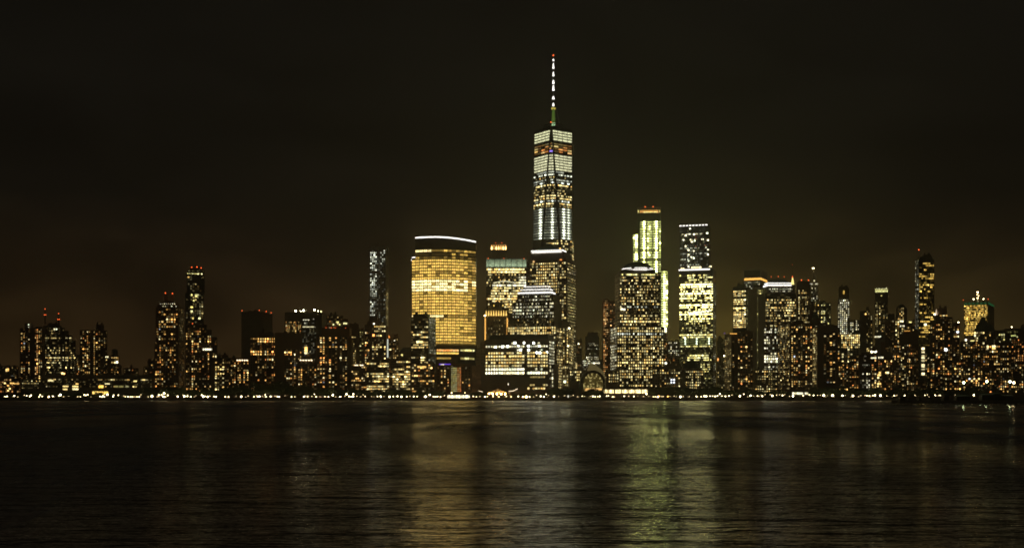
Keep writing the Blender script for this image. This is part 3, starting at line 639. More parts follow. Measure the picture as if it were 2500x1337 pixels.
for r_, y in enumerate(rows_y):
    if 866 > y > 848: continue
    if y > 880: continue
    for i in range(-1, NS):
        if i < 0:
            if r_ < 3: continue
            p, q = gold_pt(.004), main[0]
        else: p, q = main[i], main[i + 1]
        xpix = 1250 + F * (p[0] + q[0]) / 2 / ((p[1] + q[1]) / 2); 
        g = 1.08
        if r_ in (3 + 7, 3 + 8, 3 + 9, 3 + 10): g = R_.choice((1.5, 2.2, 2.8, 2.8))
        if xpix > 1138: g *= R_.choice((.25, .5, .8, 1.0))
        if r_ < 3: g = (R_.choice((.25, .5, 1.0)), R_.choice((.04, .04, .7)), R_.choice((.2, .5, .15)))[r_] if i > 3 or r_ else 1.6
        if 768 < y < 772: g = 2.0 if xpix < 1084 else .4
        if y > 796 and 800 < y < 806: g = .25
        if 812 < y < 818 and xpix > 1125: g *= .3
        if 822 < y < 834 and not (826 < y < 832): g = .08
        if y > 834 and y < 849: g = .55
        if y > 866: g = .3 if xpix > 1125 else .25
        if r_ in (3 + 4, 3 + 5, 13 + 1) and R_.random() < .28: g *= .3
        if R_.random() < .035: g *= .25
        if y < 632 and y > 625 and R_.random() < .4: g = .05
        col = PAL['gold'][0][0] if g < 1.45 else (1, .80, .34)
        z0, z1 = WZ(y + 2.35, 1690), WZ(y - 2.35, 1690)
        for h in range(2):
            t0, t1 = (.07, .47) if h == 0 else (.53, .93)
            if g < .03: continue
            if h == 0: g *= R_.uniform(.72, 1.12)
            cc = (col[0] * g, col[1] * g * R_.uniform(.93, 1.06), col[2] * g)
            b.addw(p, q, (0, -1), t0, t1, z0, z1, cc, out=.12)
# lit lobby band near the foot
def gspot(x, y, w_, h, pal, g):
    c = pick(pal, b.rnd); t0, t1 = ((x + k_ * w_ / 2 - 1005) / 157 for k_ in (-1, 1)); p, q = gold_pt(t0), gold_pt(t1)
    b.lit.append((p[0], p[1] - .3, q[0], q[1] - .3, WZ(y + h / 2, 1690), WZ(y - h / 2, 1690), (c[0] * g, c[1] * g, c[2] * g)))
for k in range(14): gspot(1068 + 3.85 * k, 854.5, 3.3, 4.2, 'ora', 1.1); gspot(1068 + 3.85 * k, 861.5, 3.3, 4.2, 'gold', 1.2)
for k in range(10): gspot(1126 + 3.4 * k, 854, 3.0, 4.5, 'yel', .5 if k in (0, 1, 2, 8) else 1.2); gspot(1126 + 3.4 * k, 874, 3.0, 4.5, 'yel', 1.2 if 2 < k < 6 else .3)
for k in range(10): gspot(1068 + 3.85 * k, 874, 2.9, 4.2, 'gold', .45)
m = MB(); rg = [gold_pt(.38 + .64 * i / 10) for i in range(11)]; m.quadprism([(p[0], p[1] - 2.5) for p in rg] + [(rg[-1][0], rg[-1][1] + 1), (rg[0][0], rg[0][1] + 1)], WZ(848, 1690), WZ(841, 1690), bottom=True); m.build('belt_canopy', 'granite', b.root, off=b.o)
b.done()

b = Bld('apartment_tower', 'dark glass corner tower with scattered lit rooms overlapping the golden tower', 'building', 1500, 1003, 1046, 768, xs=1064, th=14, mat='curtain_wall')
b.tier(1003, 1046, 772); b.tier(1008, 1042, 765, 772, ins=3, dep=14)
b.win(0, x=(1004, 1045), y=(776, 962), px=4.4, py=6.1, p=.22, br=1.2, pal='off', clump=.68, rowv=.95, fw=.85, fh=.5)
b.win(0, 'r', y=(776, 900), px=3, py=6.1, p=.5, br=.45, pal='wht', rowv=.6); b.spot(1028, 834, 9, 4.5, 'off', 1.8).spot(1020, 834, 6, 4.5, 'off', 2.2); b.done()
b = Bld('apartment_block', 'midrise with a lit upper band at the foot of the dark glass corner tower', 'building', 1435, 1004, 1062, 884, mat='dark_brick', group=GRP)
b.tier(1004, 1062, 886); b.win(0, px=4.8, py=6, p=.36, br=1.3, pal='res', clump=.6, rowv=.95, fw=.8, fh=.55); b.spot(1030, 895, 22, 4, 'off', 1.0); b.done()
b = Bld('hotel_block', 'dark midrise with a violet roof sign and a tall lit stairwell striped gold and red', 'building', 1440, 1064, 1151, 884, mat='dark_brick')
b.tier(1064, 1151, 892); b.tier(1072, 1104, 885, 892, ins=2); b.tier(1104, 1151, 887, 892, ins=1); b.tier(1101, 1113, 866, 887, ins=6, dep=8, part='machinery_room')
b.win(0, x=(1066, 1098), px=7.5, py=7.2, p=.3, br=1.2, fw=.5); b.win(0, x=(1126, 1150), px=7.5, py=7.2, p=.3, br=1.2, fw=.5)
for k in range(5):
    for j in range(12):
        b.spot(1103.5 + 4.9 * k, 898.5 + 5.0 * j, 3.7, 3.5, 'yel' if k < 3 else 'ora', .2 if k == 0 else .25)
for j in range(19): b.spot(1124.6, 897 + 3.2 * j, 1.4, 2.4, 'red', .4)
m = MB(); q = b.quad(1072, 1100, 1.7); m.quadprism([q[0], q[1], (q[1][0], q[1][1] + .25), (q[0][0], q[0][1] + .25)], b.z(889.2), b.z(887.6), bottom=True); m.build('violet_sign', 'violet_light', b.root, off=b.o)
b.spot(1080, 889.5, 8, 1.5, 'wht', 1.2); b.done()
b = Bld('office_building', 'dull beige masonry block with small dark windows right of the golden tower', 'building', 1720, 1157, 1190, 845, mat='limestone')
b.tier(1157, 1172, 850); b.tier(1172, 1190, 835); b.win(0, px=4.4, py=7, p=.1, br=.5, fw=.4, fh=.4); b.win(1, px=4.4, py=7, p=.2, br=.8, fw=.4, fh=.4); b.done()
b = Bld('apartment_block', 'reddish brick midrise with fine vertical rows of dim windows beside the long dark podium', 'building', 1475, 1152, 1176, 893, mat='brick')
b.tier(1152, 1176, 893); b.win(0, px=3.4, py=3.6, p=.55, br=.28, pal='ora', fw=.45, fh=.5); b.ribs(0, 'f', 3.4, .4, .3, 'limestone'); b.done()
b = Bld('low_pavilion', 'blazing white glass pavilion on the promenade at the foot of the violet sign midrise', 'pavilion', 1388, 1091, 1148, 962, mat='concrete', dep=12)
b.tier(1090, 1149, 961.8, 963.2, ins=-2, dep=15, part='roof', mat='concrete'); b.tier(1092, 1147, 963.2, 971.4, ins=1.5, dep=9)
for k in range(16): b.spot(1094 + 3.4 * k, 967.4, 2.9, 7, (1, .90, .58), (1.3, 2.4, 1.0, 3.2, 1.5)[k % 5] if k not in (5, 9) else .8, ti=1)
m = MB()
for k in range(17):
    p = b.front(1092.3 + 3.42 * k, -.8); m.cone(p[0], p[1], GZ, b.z(963.2), .14, .14, 6)
m.build('posts', 'steel', b.root, off=b.o); b.done()

# floodlit masonry tower
b = Bld('art_deco_tower', 'floodlit golden masonry tower with tall arched recesses behind the low glass roofs', 'building', 1790, 1184, 1240, 735, mat='limestone')
b.tier(1184, 1240, 772); b.tier(1189, 1243, 752, 772, ins=2); b.tier(1196, 1232, 738, 752, ins=6); b.tier(1240, 1248, 790, ins=4)
b.win(0, x=(1190, 1236), y=(778, 962), px=7, py=6.8, p=.3, br=.7, fw=.25, fh=.42, pal='off'); b.win(2, px=6, py=8, p=.9, br=1.1, fw=.4, fh=.5, pal='gold')
m = MB()
for k in range(9):
    p = b.front(1189.5 + 5.9 * k, -.4); m.box(p[0] - .9, p[0] + .9, p[1], p[1] + 1.6, b.z(771), b.z(757)); 
m.build('pilasters', 'limestone', b.root, off=b.o)
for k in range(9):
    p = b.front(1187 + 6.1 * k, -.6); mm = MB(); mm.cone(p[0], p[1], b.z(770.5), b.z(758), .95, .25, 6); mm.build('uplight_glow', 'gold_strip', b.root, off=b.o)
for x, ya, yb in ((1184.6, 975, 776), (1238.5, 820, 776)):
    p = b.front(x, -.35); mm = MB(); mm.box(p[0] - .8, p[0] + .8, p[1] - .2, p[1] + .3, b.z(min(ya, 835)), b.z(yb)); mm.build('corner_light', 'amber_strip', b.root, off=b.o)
b.beacons([(1184.5, 838), (1184, 770)], r=1.2, roof=839, mat='lamp_warm', name='floodlight'); b.beacons([(1195, 815)], r=1.6, roof=820, mat='lamp_green', name='floodlight')
b.done()
b = Bld('gothic_tower', 'distant tower top with a small round crown of glowing arches and two red lights', 'building', 2400, 1197, 1238, 596, mat='limestone')
b.tier(1199, 1236, 610, None, ins=0); b.tier(1199, 1237, 597, 610, ins=2)
for k, g in enumerate((5, .8, 5, 4, 2, 5, 6)):
    b.spot(1200.5 + 5.6 * k, 605, 3.0, 7.5, (1, .62, .20), g * 1.0, ti=1); b.spot(1200.5 + 5.6 * k, 600, 2.4, 5, (1, .5, .14), .9, ti=1)
m = MB()
for k in range(8):
    p = b.front(1198 + 5.6 * k, 1.2); m.cone(p[0], p[1], b.z(610), b.z(593), 1.0, .3, 6)
m.build('pinnacles', 'limestone', b.root, off=b.o)
b.beacons([(1210, 593), (1225, 592.5)], r=1.4, roof=597); b.done()

b = Bld('office_tower', 'square tower with a pale green glass crown over dense rows of yellow windows', 'building', 2000, 1187, 1285, 633, mat='curtain_wall', dep=45)
b.tier(1187, 1285, 632)
for k in range(8):
    xa = (1187, 1193.5, 1207.5, 1221, 1234.5, 1248.5, 1262.5, 1276.5)[k]; xb = (1193, 1207, 1220.5, 1234, 1248, 1262, 1276, 1285)[k]
    for j, (ya, yb, g) in enumerate(((632.5, 636, .12), (636, 640.5, .20), (640.5, 645, .27), (645, 648.5, .42), (648.5, 651.5, .30))):
        b.spot((xa + xb) / 2, (ya + yb) / 2, xb - xa - .7, yb - ya - .25, (.66, .86, .52), g * 1.25)
def f7(u, y, j, i):
    if y < 668: return (.95, 2.0)
    if y < 674: return (.6, .8)
    if y < 692: return (.25, .7) if u < .8 else (.8, 1.8, 'wht')
    if y < 700: return (.1 if u < .1 else .95, 2.0, 'wht') if u > .15 else (.1, .5)
    if 727 < y < 734: return (.95, 1.8)
    return (.75 if u > .1 else .04, 1.2)
b.win(0, x=(1188, 1284), y=(654, 765), px=3.6, py=6.4, p=.7, pal='off', fn=f7, sg=.45, fw=.78, fh=.55, rowv=.1, colv=.1); b.win(0, x=(1250, 1284), y=(765, 830), px=4, py=6.4, p=.3, pal='yel', br=.8)
for k in range(16):      # glowing panes imitate the curved mirror image of a white lit roof
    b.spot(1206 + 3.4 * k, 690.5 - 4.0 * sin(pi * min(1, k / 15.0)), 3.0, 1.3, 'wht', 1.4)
b.beacons([(1192, 630.5), (1230, 630), (1279, 631)], r=1.0, roof=633); b.done()

# the tallest tower: square foot, eight tall triangles, square top turned by 45 degrees
D1 = 1900.0; cx1 = WX(1351, D1)
T = empty('skyscraper', (cx1, D1, GZ), 'tallest tower with tapering chamfered sides and a lit needle spire', 'building'); BUILDS.append((1302, 1400, 135, D1, T['label']))
R1 = 30.5; RB = R1 * sqrt(2); zb = 56.0; zt = WZ(322, D1); a0 = radians(-8.5)
def cdir(a): return (sin(a), -cos(a))            # a=0 faces the camera
topc = [(R1 * cdir(a0 + i * pi / 2)[0], R1 * cdir(a0 + i * pi / 2)[1]) for i in range(4)]
botc = [(RB * cdir(a0 + pi / 4 + i * pi / 2)[0], RB * cdir(a0 + pi / 4 + i * pi / 2)[1]) for i in range(4)]
v = [(p[0], p[1], zt - GZ) for p in topc] + [(p[0], p[1], zb - GZ) for p in botc] + [(p[0], p[1], 0) for p in botc]
f = [(0, 1, 2, 3)]
for i in range(4):
    j = (i + 1) % 4
    f += [(4 + i, j, i), (4 + i, 4 + j, j), (8 + i, 8 + j, 4 + j, 4 + i)]
mesh_obj('walls', v, f, 'curtain_wall', T)
def sect(z_):
    """octagon section at height z: corners t_i and the edges between"""
    s_ = (z_ - zb) / (zt - zb); pts = []
    for i in range(4):
        j = (i + 1) % 4
        # base corner i lies between top corners i and i+1
        pts.append([tuple(topc[i][k] * s_ + botc[(i - 1) % 4][k] * (1 - s_) for k in (0, 1)), tuple(topc[i][k] * s_ + botc[i][k] * (1 - s_) for k in (0, 1))])
    return pts
lit1 = []; rr = random.Random(11)
def pane(p, q, t0, t1, z0, z1, col):
    a = (p[0] + (q[0] - p[0]) * t0, p[1] + (q[1] - p[1]) * t0); c = (p[0] + (q[0] - p[0]) * t1, p[1] + (q[1] - p[1]) * t1)
    n = Vector((q[1] - p[1], -(q[0] - p[0]), 0)).normalized() * .35
    lit1.append((a[0] + n[0], a[1] + n[1], c[0] + n[0], c[1] + n[1], z0, z1, col))
def wtc_row(y, hpx):
    if y > 425: hpx *= .8
    z0, z1 = WZ(y + hpx / 2, D1), WZ(y - hpx / 2, D1); S = sect((z0 + z1) / 2)
    rowg = rr.uniform(.45, 1.35) if y > 425 else 1.0
    faces_ = [('L', S[3][1], S[0][0]), ('C', S[0][0], S[0][1]), ('R', S[0][1], S[1][0])]
    for nm, p, q in faces_:
        L = sqrt((q[0] - p[0]) ** 2 + (q[1] - p[1]) ** 2)
        if L < 3: continue
        n = max(1, round(L / (6.0 if y < 430 else 2.6)))
        if nm in 'LR' and y < 430: n = 4
        if nm == 'C' and y < 430: n = 2
        for i in range(n):
            t_ = (i + .5) / n; px_ = 1250 + F * (cx1 + p[0] + (q[0] - p[0]) * t_) / (D1 + p[1]); col = None
            fy = y
            if y < 357: col = (.90, .90, .52); g = .84 * rr.uniform(.9, 1.1)
            elif y < 384:
                c = pick('ora' if rr.random() < .7 else 'off', rr); g = rr.choice((0, .08, .08, .5, .9)) if y > 362 else .15
                if 374 < y < 380 and 1340 < px_ < 1352: c = (.35, .22, 1); g = 1.6
                col = c
            elif y < 425: col = (.92, .90, .54); g = .80 * rr.uniform(.8, 1.12)
            elif y < 513:
                k = int((y - 425) / 6.4)
                style = ('m', 'w', 'd', 'm', 's', 'b', 'd', 'd', 'd', 'b', 'b', 's', 'b', 'd')[k % 14]
                P_ = {'m': (.75, .8), 'w': (.6, 1.1), 'd': (.42, .45), 's': (.75, .35), 'b': (.75, 1.5)}[style]
                if rr.random() > P_[0]: col = None; g = 0
                else: col = pick('off' if style in 'bd' else 'cool', rr); g = P_[1] * exp(rr.gauss(0, .5))
                if style == 's' and min(abs(px_ - x_) for x_ in (1322, 1350, 1373, 1389)) < 2.2: col = (.9, 1, .85); g = 4
            else:
                d_ = min(abs(px_ - x_) for x_ in (1320, 1349, 1376, 1389)); g = .12 * rr.uniform(.6, 1.4) + 7.0 * exp(-(d_ / 2.6) ** 2) * (.45 if px_ > 1384 else 1) + .28 * exp(-(d_ / 8) ** 2)
                col = (.90, .96, .70)
                if y > 590: col = pick('off', rr); g = rr.choice((.05, .1, 1.2, .8)) if px_ < 1315 or px_ > 1370 else .1
            e0, e1 = {'L': (.03, .95), 'C': (.10, .90), 'R': (.05, .97)}[nm] if L > 6 else (0, 1)
            if col and g > .03: g *= rowg; pane(p, q, e0 + (e1 - e0) * (i + (.06 if y < 430 else .10)) / n, e0 + (e1 - e0) * (i + (.94 if y < 430 else .90)) / n, z0, z1, (col[0] * g, col[1] * g, col[2] * g))
for k in range(4): wtc_row(329.5 + 6.6 * k, 3.7)
for k in range(4): wtc_row(360.5 + 6.0 * k, 3.2)
for k in range(6): wtc_row(388.5 + 6.6 * k, 3.7)
for k in range(26): wtc_row(428.3 + 6.35 * k, 3.6)
for k in range(56):            # lower floors, mostly hidden, the right edge still shows
    y = 594 + 6.35 * k; z0, z1 = WZ(y + 1.7, D1), WZ(y - 1.7, D1)
    if z0 < zb + 6: break
    S = sect((z0 + z1) / 2)
    for p, q in ((S[0][0], S[0][1]), (S[0][1], S[1][0]), (S[1][0], S[1][1])):
        L = sqrt((q[0] - p[0]) ** 2 + (q[1] - p[1]) ** 2); n = max(1, round(L / 3.4))
        for i in range(n):
            if rr.random() < .4: c = pick('off', rr); g = .8 * exp(rr.gauss(0, .6)); pane(p, q, (i + .15) / n, (i + .85) / n, z0, z1, (c[0] * g, c[1] * g, c[2] * g))
lit1.sort(key=lambda q: -min(3, sum(q[6])) * sqrt((q[2] - q[0]) ** 2 + (q[3] - q[1]) ** 2))
for q in lit1[:100]:
    o = bpy.data.objects.new('window', UNIT); COL.objects.link(o); o.parent = T
    o.location = ((q[0] + q[2]) / 2, (q[1] + q[3]) / 2, (q[4] + q[5]) / 2 - GZ); o.rotation_euler = (0, 0, math.atan2(q[3] - q[1], q[2] - q[0]))
    o.scale = (sqrt((q[2] - q[0]) ** 2 + (q[3] - q[1]) ** 2), .3, q[5] - q[4]); o.color = (*q[6], 1)
v = []; f = []; cols = []
for q in lit1[100:]:
    k = len(v); v += [(q[0], q[1], q[4] - GZ), (q[2], q[3], q[4] - GZ), (q[2], q[3], q[5] - GZ), (q[0], q[1], q[5] - GZ)]; f.append((k, k + 1, k + 2, k + 3)); cols += [*q[6], 1]
o = mesh_obj('window_rows', v, f, 'room_light_rows', T); o['kind'] = 'stuff'; at = o.data.attributes.new('glow', 'FLOAT_COLOR', 'FACE'); at.data.foreach_set('color', cols)
# edge mullions along the triangle sides
m = MB()
for i in range(4):
    tcn = topc[i]
    for bc in (botc[i], botc[(i - 1) % 4]): m.bar((tcn[0] * 1.005, tcn[1] * 1.005, zt - GZ), (bc[0] * 1.005, bc[1] * 1.005, zb - GZ), .55, 5)
m.build('corner_mullions', 'dark_metal', T)
def zz(y): return WZ(y, D1) - GZ
m = MB(); m.quadprism([(p[0] * .96, p[1] * .96) for p in topc], zt - GZ, zz(318)); m.build('roof_parapet', 'curtain_wall', T)
m = MB()
for ra, ya, yb_ in ((17.5, 315, 312.5), (15.5, 309, 307)):
    n = 28
    for i in range(n):
        a1, a2 = 2 * pi * i / n, 2 * pi * (i + 1) / n
        m.quadprism([(ra * cos(a1), ra * sin(a1)), (ra * cos(a2), ra * sin(a2)), ((ra - 2) * cos(a2), (ra - 2) * sin(a2)), ((ra - 2) * cos(a1), (ra - 2) * sin(a1))], zz(ya), zz(yb_), bottom=True)
for i in range(12):
    a1 = 2 * pi * i / 12; m.bar((17 * cos(a1), 17 * sin(a1), zz(318)), (15 * cos(a1), 15 * sin(a1), zz(307)), .35, 5)
m.build('antenna_ring', 'dark_metal', T)
m = MB(); m.cone(0, 0, zz(318), zz(300), 3.2, 2.6, 10); m.cone(0, 0, zz(300), zz(262), 2.6, 1.6, 10); m.cone(0, 0, zz(262), zz(138), 1.1, .45, 8); m.build('spire_mast', 'steel', T)
emit('spire_green', (.34, .60, .10), .2)
m = MB(); m.cone(0, 0, zz(299), zz(268), 3.0, 1.9, 10, cap=False); m.build('green_lit_mast', 'spire_green', T)
m = MB(); m.cone(0, 0, zz(267), zz(263.5), 3.6, 3.6, 12); m.build('mast_platform', emit('platform_yellow', (.8, .65, .1), .7), T)
for k in range(3):
    m = MB(); m.box(-2.6, 2.6, -3.5, -3.2, zz(311 - 4 * k + 1.2), zz(311 - 4 * k - 1.2)); m.build('mast_lamp', emit('mast_lamp_light', (.6, 1, .5), 1.5) if k == 0 else 'mast_lamp_light', T)
for ya, yb_, r0, r1 in ((150, 145, 1.5, 1.6), (168.5, 153, 1.9, .6), (187, 176, 1.9, .9), (206, 196, 2.3, 1.2), (222.5, 209, 2.3, 1.2), (243.5, 233, 2.6, .8), (260, 249.5, 2.0, 1.2)):
    m = MB(); m.cone(0, 0, zz(ya), zz(yb_), r0 * .78, r1 * .7, 10); m.build('spire_light', 'white_strip', T)
    m = MB(); m.cone(0, 0, zz(ya + 1.6), zz(ya + .2), r0 * 1.1, r0 * 1.1, 10); m.build('spire_collar', 'steel', T)
m = MB()
for k in range(9): m.bar((4.2 + k * .55, -1.5, zz(262 + k * 4.4)), (4.2 + (k + 1) * .55, -1.5, zz(262 + (k + 1) * 4.4)), .4, 5)
m.build('crane_cable', 'steel', T)
for x_, y_, r_ in ((0, 135.5, 1.1), (-4, 300, .9), (5, 314, .9)):
    o = bpy.data.objects.new('beacon', BEACON); COL.objects.link(o); o.parent = T; o.location = (x_, 0 if r_ > 1 else -4, zz(y_)); o.scale = (r_,) * 3

# pyramid topped office towers on the basin
b = Bld('office_tower', 'granite tower with peaked roof and double white lamp line standing before the tallest tower', 'building', 1570, 1286, 1384, 608, xs=1407, th=17, mat='granite')
b.tier(1286, 1384, 636); b.tier(1290, 1382, 628, 636, ins=1.5); b.tier(1297, 1376, 612, 628, ins=4)
b.frust(1299, 1374, 612, 1322, 1352, 596, 5, 14, 'roof'); b.frust(1326, 1350, 596, 1334, 1345, 588, 15, 19, 'roof_cap', dep2=5)
b.strip('lamp_line', 'white_strip', 1299, 1370, 612.6, h=2.6, ins=3.6, side='r', dots=3.3, frac=.5); b.strip('lamp_line', 'white_strip', 1297, 1372, 608.6, h=2.2, ins=4.6, side='r', dots=3.3, frac=.5)
def fw(u, y, j, i):
    if 636 < y < 702: return (.93, 1.15) if .2 < u < .78 else (.35, 1.0)
    if y < 770: return (.55, 1.2) if u > .75 else (.3, .9)
    return (.4, .9)
b.win(0, x=(1288, 1382), y=(638, 955), px=5.3, py=7.1, p=.6, pal='off', fn=fw, fw=.62, fh=.5, sg=.35, rowv=.1, colv=.1)
b.win(0, 'r', y=(638, 955), px=4.5, py=7.1, p=.6, pal='off', br=.4, fw=.8, fh=.35, rowv=.7); b.spot(1303, 636, 4, 4, 'ora', .8).spot(1369, 633.5, 5, 3, 'ora', 1); b.ribs(0, 'f', 9.3, .7, .4); b.done()

b = Bld('office_tower', 'stepped tower with flat cut roof edged by three white lamp lines above the granite block', 'building', 1500, 1252, 1352, 697, xs=1372, th=17, mat='granite')
b.tier(1238, 1358, 796, dep=46); b.tier(1250, 1353, 735, 796, ins=1.5); b.tier(1262, 1347, 716, 735, ins=3)
b.frust(1266, 1344, 716, 1282, 1336, 697, 4, 12, 'roof', 'steel')
b.strip('lamp_line', 'white_strip', 1265, 1345, 712.5, h=3.0, ins=3.4, side='r', dots=2.9, frac=.6); b.strip('lamp_line', 'white_strip', 1271, 1342, 704.5, h=1.6, ins=6, side='r', dots=2.9, frac=.5); b.strip('lamp_line', 'white_strip', 1279, 1338, 696.5, h=1.5, ins=9.5, side='r', dots=2.9, frac=.5)
b.win(1, y=(736, 775), px=3.1, py=7.1, p=.62, pal='wht', br=1.0, rowv=.35, fh=.5, fw=.7); b.win(2, y=(718, 734), px=3.1, py=7.1, p=.6, pal='wht', br=.9, fh=.45)
b.win(1, y=(776, 794), px=3.1, py=7, p=.05, pal='off', br=.7)
b.win(0, x=(1240, 1357), y=(796, 815), px=5.65, py=7.0, p=.93, pal='off', br=1.5, fw=.66, fh=.68, rowv=.1, colv=.1, sg=.25); b.win(0, x=(1272, 1357), y=(813, 955), px=5.65, py=7.0, p=.5, pal='off', br=1.2, fw=.62, fh=.6)
b.win(0, 'r', y=(797, 955), px=4.2, py=7.0, p=.55, pal='off', br=.6, fw=.8, fh=.5); b.ribs(0, 'f', 5.65, .5, .35); b.done()

b = Bld('office_building', 'broad dark granite block with rows of square white windows facing the ferry tent', 'building', 1440, 1184, 1340, 824, xs=1354, th=13, mat='granite')
b.tier(1184, 1340, 827); b.tier(1194, 1338, 815, 827, ins=4, part='roof_screen', mat='copper_roof'); b.tiers.append(b.tiers[0]); b.tier(1175, 1184, 888, ins=-.8, dep=30); b.tier(1340, 1353, 888, ins=.2, dep=28)
rows = [(836.5, .55, 1.1), (844.5, .95, 1.1), (853, .5, 1.1), (860.5, .85, 1.5), (868.5, .93, 1.8), (876.5, .93, .9), (884, .93, 1.2), (892, .93, 1.0), (900.5, .97, 2.3), (909.5, .97, 2.6), (919.5, .2, .4), (929, .04, .5), (939, .3, .6), (947.5, .5, 1.3)]
GT = b
for y, pp, g in rows:
    for k in range(24):
        x = 1188.5 + 6.35 * k
        if 1280 < x < 1287: continue
        if y in (836.5, 853) and x < 1250: continue
        if y in (860.5,) and x < 1193: continue
        if y in (919.5, 939, 947.5): 
            if x < 1287: continue
            qq = .6 if y != 947.5 else .95
        elif y > 925: qq = .04
        else: qq = pp
        if y == 900.5 and x > 1287: qq = .3; 
        gg = g * (.3 if y == 900.5 and x > 1287 else .55 if y == 909.5 and x > 1287 and x < 1307 else 1)
        if b.rnd.random() < qq:
            c = pick('wht' if y < 860 or y in (900.5, 909.5) else 'off', b.rnd); hh = 5.6 if y in (900.5, 909.5) else 4.2
            gg *= exp(b.rnd.gauss(0, .25)); b.spot(x, y, 4.3, hh * .95, c, gg)
for x, y in ((1209, 845.3), (1227, 845), (1239.5, 844), (1257.5, 836), (1279, 836), (1303, 836.5), (1265, 844), (1290, 844), (1316, 844), (1271, 853), (1290.5, 853.5), (1310, 860), (1318, 860.5), (1335, 860)):
    b.spot(x, y, 4.6, 4.6, (.95, 1, .8), 9)
b.win(0, 'r', y=(830, 890), px=3.6, py=8, p=.85, pal='wht', br=.8, fw=.8, fh=.5); b.win(4, y=(890, 955), px=6, py=9, p=.6, pal='wht', br=.9, fw=.5)
b.spot(1241, 937, 2, 4, 'wht', 1.3); b.ribs(0, 'f', 6.35, .55, .4); b.done()

b = Bld('office_building', 'narrow slab of stacked amber windows between the dark granite block and the arched glass hall', 'building', 1520, 1373, 1389, 786, th=8, mat='granite', xs=1400)
b.tier(1373, 1389, 786); b.win(0, px=5, py=7.1, p=.55, pal='off', br=1.1, y=(800, 950)); b.win(0, 'r', px=4, py=7.1, p=.5, pal='off', br=.6); b.spot(1390, 801, 3.5, 3.5, 'wht', 4).spot(1387, 844, 3.5, 3.5, 'wht', 4).spot(1379, 931, 5, 5, 'wht', 3); b.done()
b = Bld('office_building', 'low granite wing with three rows of small windows left of the arched glass hall', 'building', 1475, 1390, 1421, 901, mat='granite', dep=18)
b.tier(1390, 1421, 901); b.win(0, y=(904, 930), px=4.2, py=6.9, p=.85, pal='off', br=1.1, fw=.55, fh=.55); b.spot(1407, 892, 4, 14, (1, .75, .3), .5); b.done()
b = Bld('office_building', 'dark plain slab with a single white lamp right of the tallest tower', 'building', 1950, 1405, 1421, 829, mat='granite')
b.tier(1405, 1421, 829); b.win(0, px=4.5, py=6, p=.08, br=.6); b.spot(1412.5, 838.5, 3, 3, 'wht', 3); b.done()
b = Bld('office_tower', 'distant hazy beige tower with stepped rows of small white lights over the arched glass hall', 'building', 2450, 1429, 1463, 814, mat='limestone')
b.tier(1429, 1463, 820); b.tier(1434, 1459, 812, 820, ins=4); b.tier(1420, 1473, 878, ins=-10, dep=20)
def ff(u, y, j, i): return (.9, 1.6) if 869 < y < 877 or 882 < y < 886 else (.45, .8) if (836 < y < 843 or 850 < y < 855 or 860 < y < 865) else (.02, .4)
b.win(0, x=(1431, 1461), y=(832, 878), px=2.5, py=4.2, pal='wht', p=.2, fn=ff, dark=False, fh=.5); b.win(2, x=(1420, 1464), y=(879, 903), px=2.5, py=4.5, p=.3, pal='wht', br=.8, fn=lambda u, y, j, i: (.9, 2.0) if 882 < y < 888 else None, dark=False); b.ribs(0, 'f', 2.6, .8, .5); b.done()
b = Bld('apartment_tower', 'slim dim tower speckled with orange windows left of the domed tower', 'building', 1720, 1472, 1503, 730, xs=1470, left=True, mat='brick')
b.tier(1472, 1488, 730); b.tier(1488, 1503, 734, ins=1); b.win(0, x=(1473, 1488), px=3.8, py=5, p=.5, pal='ora', br=1.1, fw=.5, fh=.5); b.win(1, px=4, py=5, p=.45, pal='ora', br=1.0, fw=.5, fh=.5); b.done()

# arched glass hall
b = Bld('arched_glass_hall', 'barrel vaulted glass hall glowing orange at its foot between the granite towers', 'hall', 1440, 1418, 1479, 902, th=0, mat='copper_roof', dep=60)
cxp = b.front(1448, 0); Rr = 30.0 / F * 1440; zc = b.z(934)
def arc(r_, y_, n=24): return [(cxp[0] + r_ * cos(pi * i / n), y_, zc + r_ * 1.02 * sin(pi * i / n)) for i in range(n + 1)]
def vault(r_, y0, y1, name, mat):
    m = MB(); A, B = arc(r_, y0), arc(r_, y1); A = [(A[0][0], y0, GZ)] + A + [(A[-1][0], y0, GZ)]; B = [(B[0][0], y1, GZ)] + B + [(B[-1][0], y1, GZ)]
    n = len(A); m.v += A + B
    for i in range(n - 1): m.f.append((i, i + 1, n + i + 1, n + i))
    return m.build(name, mat, b.root, off=b.o)
vault(Rr, 1440, 1500, 'vault', 'copper_roof'); vault(Rr * .80, 1443, 1444, 'inner_vault', 'copper_roof')
m = MB(); A, B = arc(Rr, 1440), arc(Rr * .78, 1440); n = len(A); m.v += A + B
for i in range(n - 1): m.f.append((i, i + 1, n + i + 1, n + i))
m.build('front_arch', 'dark_metal', b.root, off=b.o)
mg, tg, bgn = newmat('hall_glass'); bgn.inputs['Base Color'].default_value = (.05, .06, .05, 1); bgn.inputs['Roughness'].default_value = .15
nn = tg.nodes.new('ShaderNodeTexVoronoi'); nn.inputs['Scale'].default_value = .4; cr = tg.nodes.new('ShaderNodeValToRGB'); cr.color_ramp.elements[0].position = 0.0; cr.color_ramp.elements[0].color = (1, .8, .28, 1); cr.color_ramp.elements[1].position = .5; cr.color_ramp.elements[1].color = (.05, .035, .008, 1)
